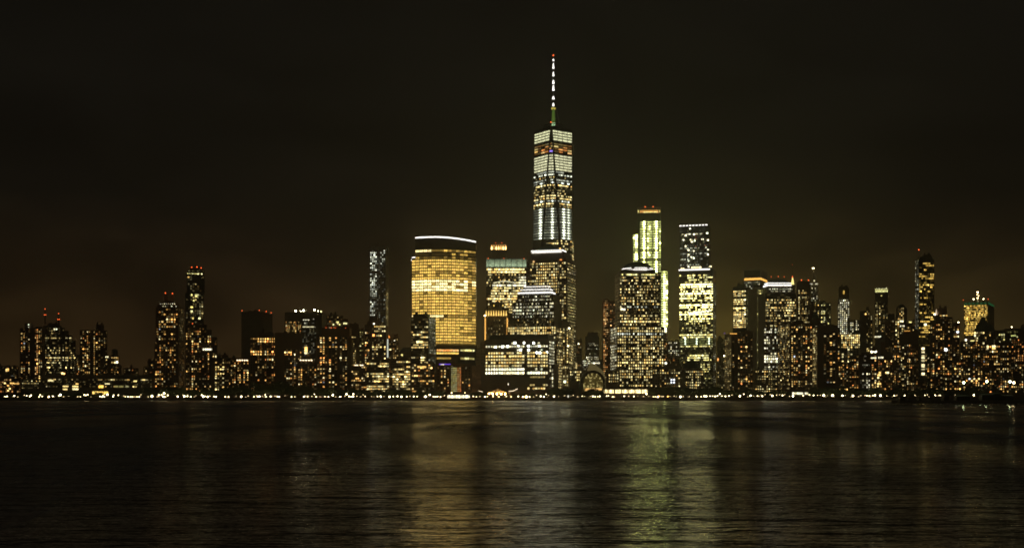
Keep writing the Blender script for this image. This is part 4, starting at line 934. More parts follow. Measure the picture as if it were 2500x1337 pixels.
tx = tg.nodes.new('ShaderNodeTexCoord'); tg.links.new(tx.outputs['Object'], nn.inputs['Vector']); tg.links.new(nn.outputs['Distance'], cr.inputs[0]); tg.links.new(cr.outputs[0], bgn.inputs['Emission Color']); bgn.inputs['Emission Strength'].default_value = 1.1; MATS['hall_glass'] = mg
m = MB(); A = arc(Rr * .78, 1442); m.v += A + [(A[-1][0], 1442, b.z(955)), (A[0][0], 1442, b.z(955))]; m.f.append(tuple(range(len(m.v)))); m.build('glass_front', 'hall_glass', b.root, off=b.o)
m = MB()
for k in range(-4, 5): 
    x = cxp[0] + k * Rr * .78 / 4.6; h = sqrt(max(0, (Rr * .78) ** 2 - (x - cxp[0]) ** 2)); m.box(x - .12, x + .12, 1441.3, 1441.6, GZ, zc + h)
for yy in (912, 920, 928, 936, 944, 952):
    z_ = b.z(yy); h = sqrt(max(0, (Rr * .78) ** 2 - max(0, z_ - zc) ** 2)); m.box(cxp[0] - h, cxp[0] + h, 1441.35, 1441.55, z_ - .12, z_ + .12)
m.build('mullions', 'dark_metal', b.root, off=b.o)
m = MB(); m.v += [(WX(1427, 1440), 1441.9, b.z(961)), (WX(1469, 1440), 1441.9, b.z(961)), (WX(1469, 1440), 1441.9, b.z(955)), (WX(1427, 1440), 1441.9, b.z(955))]; m.f.append((0, 1, 2, 3))
b.tiers.append((1427, 1469, 902, None, 0, [(WX(1418, 1440), 1440.9), (WX(1479, 1440), 1440.9)] * 2))
for k in range(16): b.lit.append((WX(1428 + 2.6 * k, 1440), 1441.0, WX(1430 + 2.6 * k, 1440), 1441.0, b.z(953 if k % 3 else 958), b.z(947), tuple(c * (1.3 if k % 4 else .5) for c in (1, .55, .16))))
b.done()
b = Bld('office_building', 'curved pale roof sweeping down behind the arched glass hall', 'roof', 1560, 1437, 1479, 884, mat='limestone', dep=26)
m = MB(); P_ = [(1436, 903), (1439, 896), (1443, 885), (1450, 888), (1458, 893), (1466, 899), (1472, 905), (1476, 912), (1479, 924)]
q0 = [(WX(x, 1560), 1560, WZ(y, 1560)) for x, y in P_]; q1 = [(WX(x, 1560), 1590, WZ(y, 1560)) for x, y in P_]; n = len(P_)
m.v += q0 + q1 + [(p[0], 1560, GZ) for p in q0]
for i in range(n - 1): m.f.append((i, i + 1, n + i + 1, n + i)); m.f.append((2 * n + i, 2 * n + i + 1, i + 1, i))
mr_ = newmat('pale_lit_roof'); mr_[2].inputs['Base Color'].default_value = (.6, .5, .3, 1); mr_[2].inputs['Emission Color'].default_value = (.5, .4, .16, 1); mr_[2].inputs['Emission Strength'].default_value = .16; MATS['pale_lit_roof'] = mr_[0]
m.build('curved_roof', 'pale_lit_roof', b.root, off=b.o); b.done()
b = Bld('office_building', 'low wing with small amber windows between the arched glass hall and the domed tower', 'building', 1500, 1479, 1512, 903, mat='granite', dep=20)
b.tier(1479, 1512, 903); b.win(0, y=(904, 934), px=5.2, py=6.8, p=.75, pal='off', br=1.1, fw=.5, fh=.5); b.done()
# ------------------------------------------------------------------ buildings, right part of the skyline
b = Bld('office_tower', 'tall stepped tower with stacked glaring white green floors and a red lit open crown', 'building', 2080, 1545, 1613, 505, mat='curtain_wall', dep=45)
b.tier(1557, 1613, 520, None); b.tier(1545, 1557, 570, None, ins=.6); b.tier(1613, 1630, 661, None, ins=.6); b.tier(1563, 1605, 517, 520, ins=6)
m = MB()
for k in range(12): p = b.front(1557.5 + 5.0 * k, 1); m.box(p[0] - .35, p[0] + .35, p[1], p[1] + .6, b.z(520), b.z(506))
for yy in (506, 512): q = b.quad(1557, 1613, .8); m.quadprism([q[0], q[1], (q[1][0], q[1][1] + .8), (q[0][0], q[0][1] + .8)], b.z(yy + .6), b.z(yy), bottom=True)
m.build('crown_frame', 'steel', b.root, off=b.o)
q = b.quad(1562, 1607, 8)
m = MB(); m.quadprism([q[0], q[1], (q[1][0], q[1][1] + 2), (q[0][0], q[0][1] + 2)], b.z(518), b.z(510)); m.build('crown_screen', emit('crown_amber', (1, .45, .10), 1.0), b.root, off=b.o)
for k in range(14): b.spot(1571 + 2.6 * k, 517.3, 1.8, 1.4, 'yel', 1.8, ti=0); b.spot(1571 + 2.6 * k, 513.3, 1.8, 1.2, 'gold', .6, ti=0)
for x in (1558.5, 1610.5): b.spot(x, 515, 1.6, 6, 'yel', 1.2)
b.beacons([(1575, 505), (1594.5, 504.5)], r=1.5, roof=508)
def f3(cols_, base):
    def fn(u, y, j, i):
        if 606.5 < y < 616 or 632 < y < 637: return (.5, .12)
        return (.97, base)
    return fn
for ti, xa, xb, ya, yb_, bands, pts in ((0, 1562, 1612, 539, 668, ((1562.5, 1578.5), (1580, 1591.5), (1593, 1608), (1609.5, 1613)), (1572, 1584, 1602, 1611)), (1, 1546, 1557, 571, 668, ((1546, 1549), (1550, 1557)), (1548, 1553.5)), (2, 1614, 1630, 661, 800, ((1614, 1624.5), (1625.5, 1630)), (1620.5, 1628))):
    n = int((yb_ - ya) / 5.75)
    for j in range(n):
        y = ya + 5.75 * j + 2.5
        pf = b.rnd.choice((.35, .8, 1, 1.2))
        dim = 606.5 < y < 616 or 632 < y < 637.5
        for (u0, u1), pt in zip(bands, pts):
            w_ = u1 - u0; k = max(1, int(w_ / 3.6))
            for i in range(k):
                x = u0 + (i + .5) * w_ / k; d = abs(x - pt); g = (.6 * b.rnd.uniform(.4, 1.6) + ((19.0 if ti == 0 else 11.0) * pf * exp(-(d / 2.0) ** 2) if pt not in (1584, 1611, 1548, 1628) or b.rnd.random() < .25 else .4)) * (.14 if dim else 1)
                if ti == 2 and y > 720: g *= 1.15
                c = pick('grn', b.rnd); b.spot(x, y, w_ / k * .88, 3.2, c, g, ti=ti)
for x in (1618, 1625): 
    for y in (802, 808): b.spot(x, y, 5, 5, 'wht', 3.0, ti=2)
for x in (1619, 1625.5):
    for y in (886, 892): b.spot(x, y, 5, 4.6, 'wht', 2.4, ti=2)
b.win(2, y=(815, 880), px=4, py=5.6, p=.25, pal='ora', br=.6); b.ribs(2, 'f', 8, .5, .5); b.done()

b = Bld('domed_office_tower', 'granite office tower under a dark dome ringed by two white lines of lamps', 'building', 1540, 1513, 1611, 634, xs=1500, left=True, th=-4, mat='granite')
b.tier(1506, 1621, 796, dep=56); b.tier(1513, 1611, 664, 796, ins=1.5); b.tier(1516, 1600, 657, 664, ins=4)
pc = b.front(1556, 24); rr_ = 35.5 / F * 1560
m = MB(); m.cone(pc[0], pc[1], b.z(657), b.z(654), rr_ * 1.14, rr_ * 1.1, 40); m.cone(pc[0], pc[1], b.z(654), b.z(651), rr_ * 1.06, rr_ * 1.03, 40); m.build('drum', 'granite', b.root, off=b.o)
m = MB(); m.dome(pc[0], pc[1], b.z(651), rr_ * .98, b.z(633) - b.z(651), 32, 7); m.build('dome', 'copper_roof', b.root, smooth=True, off=b.o)
for r_, y_, h_ in ((rr_ * 1.16, 657.2, 2.2), (rr_ * 1.07, 652.5, 1.4)):
    m = MB(); n = 64
    for i in range(n):
        a1 = 2 * pi * (i + .14) / n; a2 = 2 * pi * (i + .86) / n
        if y_ < 655 and (i * 7) % 11 in (0, 4): continue
        z_ = b.z(y_) + .2; m.quadprism([(pc[0] + r_ * cos(a1), pc[1] + r_ * sin(a1)), (pc[0] + r_ * cos(a2), pc[1] + r_ * sin(a2)), (pc[0] + (r_ - .5) * cos(a2), pc[1] + (r_ - .5) * sin(a2)), (pc[0] + (r_ - .5) * cos(a1), pc[1] + (r_ - .5) * sin(a1))], z_ - h_ * .26, z_ + h_ * .26, bottom=True)
    m.build('lamp_ring', 'white_strip', b.root, off=b.o)
def fd(u, y, j, i):
    if 664 < y < 672: return (.75, 1.5, 'yel') if .04 < u < .9 else (.2, 1)
    if 746 < y < 753: return (.5, 1.3, 'wht') if u < .3 else (.2, .5, 'cool')
    if 784 < y < 791: return (.95, 1.6)
    if 694 < y < 704 or 719 < y < 733 and False: return (.2, .8)
    if 731 < y < 745: return (.5, 1.2)
    if 754 < y < 766: return (.15, .7)
    return (.42, 1.05)
b.win(1, x=(1514, 1610), y=(666, 795), px=3.4, py=7.0, p=.4, pal='off', fn=fd, fw=.66, fh=.5, sg=.5)
b.spot(1518, 754.5, 5, 4, 'wht', 3).spot(1524, 755, 4, 3.5, 'wht', 2.5)
def fd2(u, y, j, i):
    if 810 < y < 818: return (.9, 1.4, 'cool')
    if 880 < y < 887: return (.97, 1.7)
    if 837 < y < 848 or 858 < y < 866: return (.5, .7)
    if 893 < y < 900: return (.9 if .25 < u < .65 else .1, 1.2)
    if 922 < y < 934: return (.35, .8)
    return (.82, .95)
b.win(0, x=(1507, 1620), y=(797, 944), px=5.5, py=6.85, p=.8, pal='off', fn=fd2, fw=.55, fh=.55, sg=.4, colv=.1, rowv=.1)
b.win(1, 'l', px=3, py=7.0, p=.35, pal='off', br=.25, fh=.3, fw=.8); b.win(0, 'l', px=5, py=7.0, y=(797, 944), p=.6, pal='wht', br=1.0, fw=.5); b.ribs(0, 'f', 5.5, .55, .4); b.done()
b = Bld('arcade', 'low waterfront arcade with seven blazing cream glass bays below the domed tower', 'arcade', 1450, 1473, 1592, 944, mat='granite', dep=16)
b.tier(1473, 1592, 947)
for xa, xb in ((1475, 1483), (1486, 1499), (1502, 1516), (1518, 1532), (1535, 1549), (1551, 1565), (1567, 1581)):
    n = max(3, int((xb - xa) / 3.2))
    for k in range(n):
        for h in range(2): b.spot(xa + (k + .5) * (xb - xa) / n, 952.6 + 4.3 * h, (xb - xa) / n * .9, 3.9, (1, .78, .36), b.rnd.uniform(1.6, 3.2))
for x in (1585, 1589): b.spot(x, 955, 1.4, 7, 'off', 1.8)
m = MB(); q = b.quad(1471, 1594, -3); m.quadprism([q[0], q[1], (q[1][0], q[1][1] + 3), (q[0][0], q[0][1] + 3)], b.z(949.5), b.z(948.3), bottom=True); m.build('canopy', 'granite', b.root, off=b.o)
m = MB()
for k in range(18): p = b.front(1474 + 7 * k, -2.6); m.cone(p[0], p[1], GZ, b.z(949.5), .25, .25, 8)
m.build('columns', 'granite', b.root, off=b.o); b.done()
b = Bld('office_building', 'pale masonry block with a tight grid of small white windows between two glass towers', 'building', 1760, 1630, 1660, 829, mat='limestone')
b.tier(1630, 1660, 832); b.win(0, y=(834, 868), px=4.2, py=5.1, p=.85, pal='wht', br=.9, fw=.5, fh=.5); b.win(0, y=(870, 940), px=5, py=6, p=.07, br=.6, pal='ora'); b.done()
b = Bld('office_building', 'dark low granite wing with sparse bluish windows right of the domed tower', 'building', 1470, 1592, 1668, 893, mat='granite', dep=24)
b.tier(1592, 1668, 896); b.tier(1620, 1668, 892, 896, ins=3); b.win(0, y=(900, 945), px=5.6, py=6.9, p=.25, br=.9, pal='off', fw=.45, fh=.45, fn=lambda u, y, j, i: (.85, 1.2) if y < 913 and u < .55 else None)
for x in (1639.5, 1645.5):
    for y in (926.5, 933): b.spot(x, y, 3.2, 3.2, (.75, .85, 1), 3)
b.done()
b = Bld('domed_pavilion', 'low octagonal building with a dark dome and a grid of small yellow windows', 'building', 1445, 1672, 1718, 900, mat='granite', dep=26)
b.tier(1672, 1718, 903); b.tier(1663, 1672, 906, ins=5)
pc = b.front(1688, 13); m = MB(); m.cone(pc[0], pc[1], b.z(903), b.z(898), 13, 12.4, 8, ph=pi / 8); m.build('drum', 'granite', b.root, off=b.o)
m = MB(); m.cone(pc[0], pc[1], b.z(898), b.z(888), 12.3, 9.6, 8, ph=pi / 8); m.cone(pc[0], pc[1], b.z(888), b.z(881), 9.6, 5.5, 8, ph=pi / 8); m.cone(pc[0], pc[1], b.z(881), b.z(879), 5.5, .3, 8, ph=pi / 8); m.build('dome', 'copper_roof', b.root, off=b.o)
b.win(0, y=(903.5, 949), px=4.8, py=6.9, p=.72, pal='off', br=1.2, fw=.42, fh=.42); b.done()

b = Bld('office_tower', 'glass tower with bright banded lower block and dim upper block, each topped by white line', 'building', 1980, 1658, 1740, 545, xs=1748, th=16, mat='curtain_wall')
b.tier(1658, 1741, 656, None, dep=46); b.tier(1659, 1730, 547, 656, ins=1.0, dep=30)
b.strip('roof_light_line', 'white_strip', 1659, 1730, 548, h=2.2, ins=1.0, dots=7.5); b.strip('setback_light_line', 'white_strip', 1657, 1733, 656.8, h=2.6, ins=-.4)
def f4(u, y, j, i):
    g = {568: (.6, 1.0), 586: (.4, 1.2), 606: (.6, .7), 618: (.6, .6), 630: (.5, .5), 642: (.45, .6)}
    for k_, v_ in g.items():
        if abs(y - k_) < 3.2: return (v_[0] * (1.3 if u < .6 else .5), v_[1], 'wht' if k_ < 590 else 'cool')
    return (.22 if u < .5 else .05, .18, 'cool')
b.win(1, y=(552, 648), px=3.4, py=5.9, p=.2, fn=f4, sg=.6, fw=.8, fh=.5)
for x, y, g in ((1674, 572, 6), (1694.5, 570.5, 6), (1727, 568.5, 7), (1728.5, 585.5, 6), (1728.5, 608.5, 4), (1728.5, 620.5, 6), (1685, 556, 4), (1689, 588, 5), (1696, 586, 3), (1674, 598, 4), (1681, 608, 4), (1694, 628, 5), (1688, 626, 3), (1694, 611, 3), (1681, 620, 3), (1681, 635, 2.5), (1681, 649, 3)): b.spot(x, y, 3.2, 3.0, 'wht', g * .8, ti=1)
for x, y in ((1699, 577), (1699, 582), (1699, 600), (1722, 598)): b.spot(x, y, 1.5, 1.5, 'red', .8, ti=1)
for k in range(7): b.spot(1689.5 + 3.5 * k, 651, 3, 3.4, (1, .85, .45), 2.2, ti=1)
for x in (1664, 1669): b.spot(x, 653, 4, 2.5, (1, .85, .45), 1.8, ti=1)
b.spot(1735, 650, 5, 3, (1, .85, .45), 2.5, ti=0) 
def f4b(u, y, j, i):
    if y < 670: return (0, 0)
    if y < 688: return (.45 if u > .2 else .08, 1.4)
    if y < 790:
        k = int((y - 688) / 5.6) % 9
        return ((.92, 6.6), (.75, 4.4), (.35, 2.8), (.65, 3.6), (.85, 5.6), (.45, 2.6), (.65, 3.8), (.5, 1.6), (.25, 1.2))[k]
    if y < 816: return (.35 if .25 < u < .8 else .1, .7)
    if y < 826: return (.85, 1.3)
    if 826 < y < 844: return (.9, .16, 'grn')
    if y < 850: return (.8, .9)
    if 866 < y < 880: return (.9 if .25 < u < .9 else .1, 1.3)
    if y > 884 and y < 908: return (.7 if .65 < u < .92 else .02, 1.0)
    return (.03, .4)
b.win(0, x=(1659, 1740), y=(668, 948), px=3.3, py=5.6, p=.5, pal='yel', fn=f4b, sg=.4, fw=.84, fh=.52)
for x in (1673, 1701, 1731):
    for y in (826, 832, 838): b.spot(x, y, 3, 4, (.85, 1, .7), 2.5)
for k in range(16): b.spot(1683 + 3.5 * k, 762.5 - .35 * k + (1.2 if k % 3 else 0), 3.2, 2.6, 'wht', 2.4)
b.win(0, 'r', y=(668, 950), px=30, py=5.6, p=.75, pal='wht', br=1.0, fw=.12, fh=.4); b.done()

b = Bld('office_tower', 'narrow pale tower with a pointed roof and fine window columns', 'building', 1760, 1750, 1771, 826, mat='limestone')
b.tier(1750, 1771, 832); b.frust(1751, 1770, 832, 1755, 1758, 818, 1, 10, 'spire_roof', 'limestone'); b.win(0, px=4, py=5.2, p=.22, br=.7, pal='off', fw=.4, fh=.5); b.spot(1753, 877, 3, 7, 'ora', 1.3); b.ribs(0, 'f', 4.2, .6, .4); b.done()
b = Bld('apartment_tower', 'dark apartment slab with a glowing orange roof corner and pale striped left side', 'building', 1480, 1786, 1840, 808, xs=1769, left=True, th=-3, mat='dark_brick', group=GRP)
b.tier(1786, 1806, 813); b.tier(1806, 1839, 808); b.win(1, x=(1807, 1838), y=(815, 950), px=7.4, py=5.2, p=.46, br=1.3, fw=.6, rowv=.8); b.win(0, x=(1801, 1806), y=(815, 950), px=5, py=5.2, p=.5, br=1.4); b.win(0, x=(1787, 1793), px=6, py=5.2, p=.15, br=.5)
b.strip('orange_roof_glow', 'amber_strip', 1782, 1799, 814, h=1.6, ins=-.4); b.ribs(0, 'l', 5.2, .5, .2, 'limestone'); b.win(0, 'l', px=2.8, py=5.2, p=.42, br=.6, pal='off', fw=.6)
b.beacons([(1769, 813)], r=.6, mat='violet_light', roof=815, name='roof_lamp'); b.beacons([(1768, 868)], r=.9, mat='lamp_white', roof=870, name='roof_lamp'); b.done()
b = Bld('office_tower', 'dark glass tower with amber window bands left of the orange topped tower', 'building', 1900, 1789, 1822, 697, xs=1838, th=22, mat='curtain_wall')
b.tier(1789, 1822, 699); b.tier(1800, 1816, 692, 699, ins=5, dep=12)
b.win(0, y=(708, 800), px=3.0, py=5.1, p=.6, pal='off', br=1.2, rowv=.85, clump=.8, fw=.8, fh=.55, fn=lambda u, y, j, i: (.97, 1.9) if 748 < y < 753 or 763 < y < 768 else None)
b.win(0, 'r', y=(708, 800), px=5, py=5.1, p=.22, pal='yel', br=.5, fw=.8, fh=.3); b.done()
b = Bld('office_tower', 'boxy tower with an outlined dark top above a glowing orange band', 'building', 2150, 1816, 1857, 657, xs=1873, th=24, mat='curtain_wall')
b.tier(1816, 1857, 683); b.tier(1816, 1857, 658, 677, ins=.8, part='dark_top'); 
b.tiers = [b.tiers[0]]
b.tier(1816.5, 1856.5, 677, 683, ins=2, part='belt'); b.tiers = [b.tiers[0]]
b.strip('orange_band', 'amber_strip', 1817, 1857, 680, h=5, ins=1.0, side='r'); 
m = MB()
q = b.quad(1816, 1857, .6)
for p in q[:3]: m.box(p[0] - .35, p[0] + .35, p[1] - .35, p[1] + .35, b.z(677), b.z(657))
m.bar((q[0][0], q[0][1], b.z(657.2)), (q[1][0], q[1][1], b.z(657.2)), .35); m.build('edge_trim', emit('edge_trim_glow', (.7, .65, .3), .07), b.root, off=b.o)
b.win(0, y=(686, 720), px=4, py=5, p=.3, pal='wht', br=.9, clump=.5, fh=.45); b.win(0, x=(1837, 1849), y=(722, 830), px=3.6, py=5.3, p=.8, pal='yel', br=1.4, fw=.8); b.win(0, x=(1840, 1849), y=(832, 880), px=4, py=5.3, p=.3, br=1); b.done()
b = Bld('office_tower', 'olive toned slab with faint slanting bands of lit floors beside the sloping roof tower', 'building', 1850, 1847, 1869, 702, mat='limestone', th=-30, left=True, dep=20)
b.tier(1847, 1869, 703); 
b.win(0, y=(705, 905), px=3.4, py=6.2, p=1.4, pal='yel', br=.09, sg=.3, fw=.9, fh=.7, dark=False); b.win(0, y=(706, 800), px=3.4, py=6.2, p=.35, pal='yel', br=.5, rowv=.9, fw=.85, fh=.35, clump=.7); b.win(0, y=(800, 900), px=3.4, py=6.2, p=.35, pal='yel', br=.45, rowv=.9, fw=.85, fh=.4, clump=.6, fn=lambda u, y, j, i: (.9, .6) if y > 866 and u > .1 else None); b.done()  # first call adds faint glowing panes in place of light on the wall
b = Bld('office_tower', 'black granite office tower with a sloping roof edged by two white lamp lines', 'building', 1560, 1873, 1941, 678, xs=1861, left=True, th=-2, mat='granite')
b.tier(1868, 1944, 714, None, ins=1, dep=40); b.tier(1873, 1940, 700, 714, ins=2)
b.tier(1874, 1933, 693, 700, ins=3, part='roof_base', mat='granite'); b.tiers.pop()
b.frust(1874, 1933, 693, 1882, 1916, 679, 3.5, 14, 'roof')
b.strip('lamp_line', 'white_strip', 1874, 1933, 695.5, h=3.0, ins=2.6, side='l', dots=3.2); b.strip('lamp_line', 'white_strip', 1875, 1933, 690, h=1.8, ins=4.2, side='l', dots=3.2)
b.beacons([(1883, 675.5), (1900, 675), (1914.5, 675.5)], r=.8, roof=680)
b.win(0, x=(1869, 1943), y=(716, 798), px=3.6, py=6.5, p=.5, pal='off', br=1.2, fw=.6, fh=.5, rowv=.5, fn=lambda u, y, j, i: (.75, 1.4) if 728 < y < 774 and u > .6 else (.1, .7) if y < 727 else None); b.win(1, y=(702, 713), px=3.6, py=6, p=.4, br=1.1, pal='wht', fh=.4)
b.win(0, x=(1869, 1943), y=(798, 955), px=5, py=6.6, p=.25, pal='off'); b.done()
b = Bld('office_building', 'granite block with two full rows of big white windows below the sloping roof tower', 'building', 1495, 1864, 1902, 798, mat='granite', dep=18)
b.tier(1864, 1902, 798); b.win(0, y=(800, 905), px=5.3, py=6.6, p=.4, pal='wht', br=1.2, fw=.62, fh=.6, rowv=.8, fn=lambda u, y, j, i: (1, 1.7) if 869 < y < 884 else (.95, 1.2) if 896 < y < 902 else (.05, .5) if 884 < y < 894 else (.7, 1.0) if 857 < y < 863 or 803 < y < 811 else None); b.done()
b = Bld('office_building', 'low granite block with dotted rows of small windows left of the striped apartment tower', 'building', 1470, 1842, 1899, 901, mat='granite', dep=16)
b.tier(1842, 1899, 901); b.win(0, px=5.2, py=6.4, p=.45, pal='off', br=1.2, fw=.42, fh=.42, rowv=.8); b.done()
b = Bld('apartment_tower', 'apartment tower with a finely striped left side and a long white lit ground floor', 'building', 1450, 1929, 1984, 785, xs=1898, left=True, th=-9, mat='dark_brick', group=GRP)
b.tier(1929, 1984, 787); b.tier(1936, 1962, 781, 787, ins=4)
b.win(0, x=(1931, 1983), y=(790, 950), px=7.3, py=5.2, p=.4, br=1.35, fw=.62, rowv=.8); b.ribs(0, 'l', 6.8, .5, .2, 'granite'); b.win(0, 'l', px=3.4, py=5.2, p=.34, br=1.1, pal='off', fw=.6, y=(790, 950))
for k in range(11):
    if k != 7: b.spot(1936 + 3.8 * k, 959.5, 3.2, 5, 'wht', b.rnd.uniform(.7, 2.2))
b.done()
b = Bld('office_tower', 'tower with brown vertical ribs and two red roof lights', 'building', 1920, 1943, 1988, 684, xs=1995, th=14, mat='brick')
b.tier(1945, 1978, 688); b.tier(1949, 1974, 684, 688, ins=3); b.tier(1978, 1988, 735, ins=2); b.tiers.pop()
b.beacons([(1956.5, 683.5), (1974, 683.5)], r=1.3, roof=685); b.win(0, x=(1949, 1976), y=(706, 800), px=3.5, py=5.4, p=.4, br=1.2, pal='off', rowv=.9, colv=.9, fw=.62); b.ribs(0, 'f', 4, .9, .9); b.done()
b = Bld('art_deco_tower', 'slender hazy stepped tower whose thin pointed top carries two white lights', 'building', 2450, 1977, 2006, 655, mat='limestone')
b.tier(1977, 2005, 735); b.tier(1979, 1998, 693, 735, ins=3); b.tier(1984, 1993, 676, 693, ins=8, dep=10); b.frust(1984, 1993, 676, 1987.5, 1989, 652, 8, 13, 'spire', 'limestone', dep2=2)
b.beacons([(1984.5, 654.5), (1987, 654.5)], r=1.1, roof=656, mat='lamp_white', name='roof_lamp'); b.spot(1988, 684.5, 2, 3, 'wht', 1.6)
for x in (1978, 1982, 1991, 1993.5, 1996): b.spot(x, 692.5, 1.6, 2.4, 'wht', 1.2)
b.win(1, y=(700, 735), px=3.6, py=5, p=.28, pal='wht', br=1.0, fw=.5, fh=.5); b.win(0, y=(737, 800), px=3.8, py=5, p=.55, pal='off', br=1.1, fw=.5, fh=.5, rowv=.8); b.done()
b = Bld('spire_tower', 'distant pointed tower tip glowing yellow under a red needle', 'building', 2400, 1929, 1941, 672, mat='limestone')
b.tier(1929, 1941, 694); b.frust(1931, 1939, 694, 1934, 1936, 677, 1, 4, 'lit_spire', emit('lit_spire_glow', (1, .8, .25), 2.0), dep2=2)
p = b.front(1934.5, 3); m = MB(); m.cone(p[0], p[1], b.z(677), b.z(673), .8, .5, 6); m.build('red_needle', 'red_beacon', b.root, off=b.o)
m = MB(); m.cone(p[0], p[1], b.z(673), b.z(647), .4, .15, 6); m.build('antenna', 'dark_metal', b.root, off=b.o); b.beacons([(1934.5, 646)], r=1.0, roof=647); b.done()
b = Bld('office_tower', 'slim block with short rows of greenish windows left of the white dotted tower', 'building', 2150, 2003, 2029, 735, mat='granite', th=10)
b.tier(2003, 2016, 735); b.tier(2016, 2029, 739, ins=1); b.win(0, px=3.2, py=5, p=.62, pal='yel', br=1.0, rowv=.9, fw=.7, fh=.5); b.win(1, px=3.2, py=5, p=.4, pal='yel', br=.7, rowv=.9, fw=.7, fh=.4); b.done()
b = Bld('apartment_tower', 'dark pointed shaft between the brown ribbed tower and the broad dark apartment tower', 'building', 1700, 1980, 2006, 760, mat='dark_brick')
b.tier(1980, 2004, 778); b.frust(1981, 2003, 778, 1989, 1993, 757, 1, 8, 'roof', 'copper_roof', dep2=4); b.spot(1993, 796, 2.5, 2.5, 'wht', 1.6); b.done()
b = Bld('apartment_tower', 'broad dark apartment tower with a finely lit striped left side beside the white dotted tower', 'building', 1445, 1996, 2050, 793, xs=1976, left=True, th=-4, mat='dark_brick', group=GRP)
b.tier(1996, 2050, 798); b.tier(2003, 2045, 793, 798, ins=3); b.win(0, x=(2010, 2040), y=(812, 935), px=7.2, py=5.1, p=.44, br=1.25, fw=.66, rowv=.85); b.win(0, x=(2045, 2050), px=5, py=5.1, p=.3, br=1.1); b.win(0, 'l', px=2.8, py=5.1, p=.55, br=.8, pal='off', fw=.6); b.ribs(0, 'l', 5.6, .4, .2, 'granite'); b.done()

b = Bld('art_deco_tower', 'tall setback tower covered in round white lit windows above a glowing yellow base', 'building', 2150, 2044, 2075, 700, mat='limestone')
b.tier(2045, 2074, 735); b.tier(2047, 2073, 702, 735, ins=1.5); b.tier(2049, 2071, 698, 702, ins=3)
b.tier(2074, 2099, 780, ins=1); b.tier(2052, 2106, 815, ins=-5, dep=24)
b.spot(2060, 713, 3.5, 8, 'gold', .7)
b.win(0, x=(2045.5, 2074), y=(736, 815), px=4.8, py=4.9, p=.85, pal='wht', br=1.3, fw=.42, fh=.5, sg=.4, fn=lambda u, y, j, i: (.95, 1.4) if .1 < u < .85 else (.55, .9)); b.win(1, y=(725, 735), px=4.8, py=4.9, p=.5, pal='wht', br=1.5, fw=.45, fh=.6)
b.win(3, y=(781, 816), px=4.2, py=5, p=.93, pal='wht', br=1.2, fw=.42, fh=.5, sg=.3); b.win(4, y=(816, 850), px=4.7, py=6, p=.85, pal='off', br=1.7, fw=.6, fh=.66, fn=lambda u, y, j, i: (.97, 1.7) if y < 828 else (.8, 1.0)); b.win(4, y=(850, 885), px=7, py=6, p=.22, pal='off', br=1.2)
b.ribs(1, 'f', 5, .8, .8); b.done()
b = Bld('office_tower', 'dark sloping shouldered tower with a chimney stub right of the white dotted tower', 'building', 1950, 2099, 2131, 750, mat='limestone')
b.tier(2099, 2114, 758); b.tier(2114, 2124, 756, ins=1); b.tier(2124, 2131, 768, ins=2); b.tier(2115, 2121, 748, 756, ins=4, dep=8); b.win(1, px=4.4, py=5, p=.22, pal='off', br=1.0, fw=.45); b.win(2, px=3.5, py=5, p=.25, pal='off', br=1.0); b.spot(2113.5, 766, 3, 3, 'off', 2.6); b.done()
b = Bld('office_tower', 'tower with a misty yellow white floodlit crown over a narrow line of windows', 'building', 2250, 2136, 2169, 702, mat='limestone')
b.tier(2136, 2168, 712); b.tier(2139, 2165, 706, 712, ins=4)
for k in range(11): b.spot(2137.5 + 2.9 * k, 710.3, 2.4, 3.6, (.95, .93, .36), 1.5); b.spot(2138 + 2.9 * k, 705.8, 2.0, 3.4, (.95, .90, .34), b.rnd.uniform(.6, 1.3))
for x in (2139.5, 2146, 2154, 2159, 2164): b.spot(x, 703.5, 1.8, 2, (1, .97, .6), 1.6)
m = MB()
for k in range(12): p = b.front(2136.3 + 2.85 * k, -.8); m.box(p[0] - .35, p[0] + .35, p[1] - .3, p[1] + .3, b.z(713), b.z(702))
m.build('crown_piers', 'limestone', b.root, off=b.o)
b.win(0, x=(2137, 2143), y=(729, 810), px=2.7, py=4.6, p=.85, pal='off', br=.9, fw=.5, fh=.5); b.win(0, x=(2146, 2167), y=(735, 810), px=3.6, py=4.6, p=.22, pal='off', br=.9, fw=.5, fh=.5); b.spot(2152, 721, 3, 2, 'yel', .7)
for k in range(6): b.spot(2136 + 2.7 * k, 821.5 - (k % 2), 2.2, 2.4, 'wht', 1.5)
b.done()
b = Bld('office_tower', 'reddish brown masonry slab with an orange roof lamp below the misty crowned tower', 'building', 1900, 2150, 2176, 800, mat='brick')
b.tier(2150, 2162, 834); b.tier(2160, 2176, 786, ins=1); b.win(1, px=5, py=6, p=.06, br=.6); b.beacons([(2152.5, 837)], r=1.3, roof=838, mat='lamp_orange', name='roof_lamp'); b.beacons([(2157, 838)], r=.9, roof=839, mat='lamp_orange', name='roof_lamp'); b.done()
b = Bld('apartment_tower', 'stepped dark tower with red and white windows right of the misty floodlit crown', 'building', 1800, 2168, 2197, 766, mat='dark_brick')
b.tier(2168, 2184, 766); b.tier(2184, 2197, 781, ins=1); b.win(1, px=4, py=5.2, p=.55, br=1.1, pal='off', rowv=.8, fw=.55); b.win(0, y=(781, 860), px=4, py=5.2, p=.15, br=.8); b.done()
b = Bld('office_tower', 'dark tower with a low pointed roof and a bright white mid floor band', 'building', 2150, 2186, 2216, 744, mat='granite')
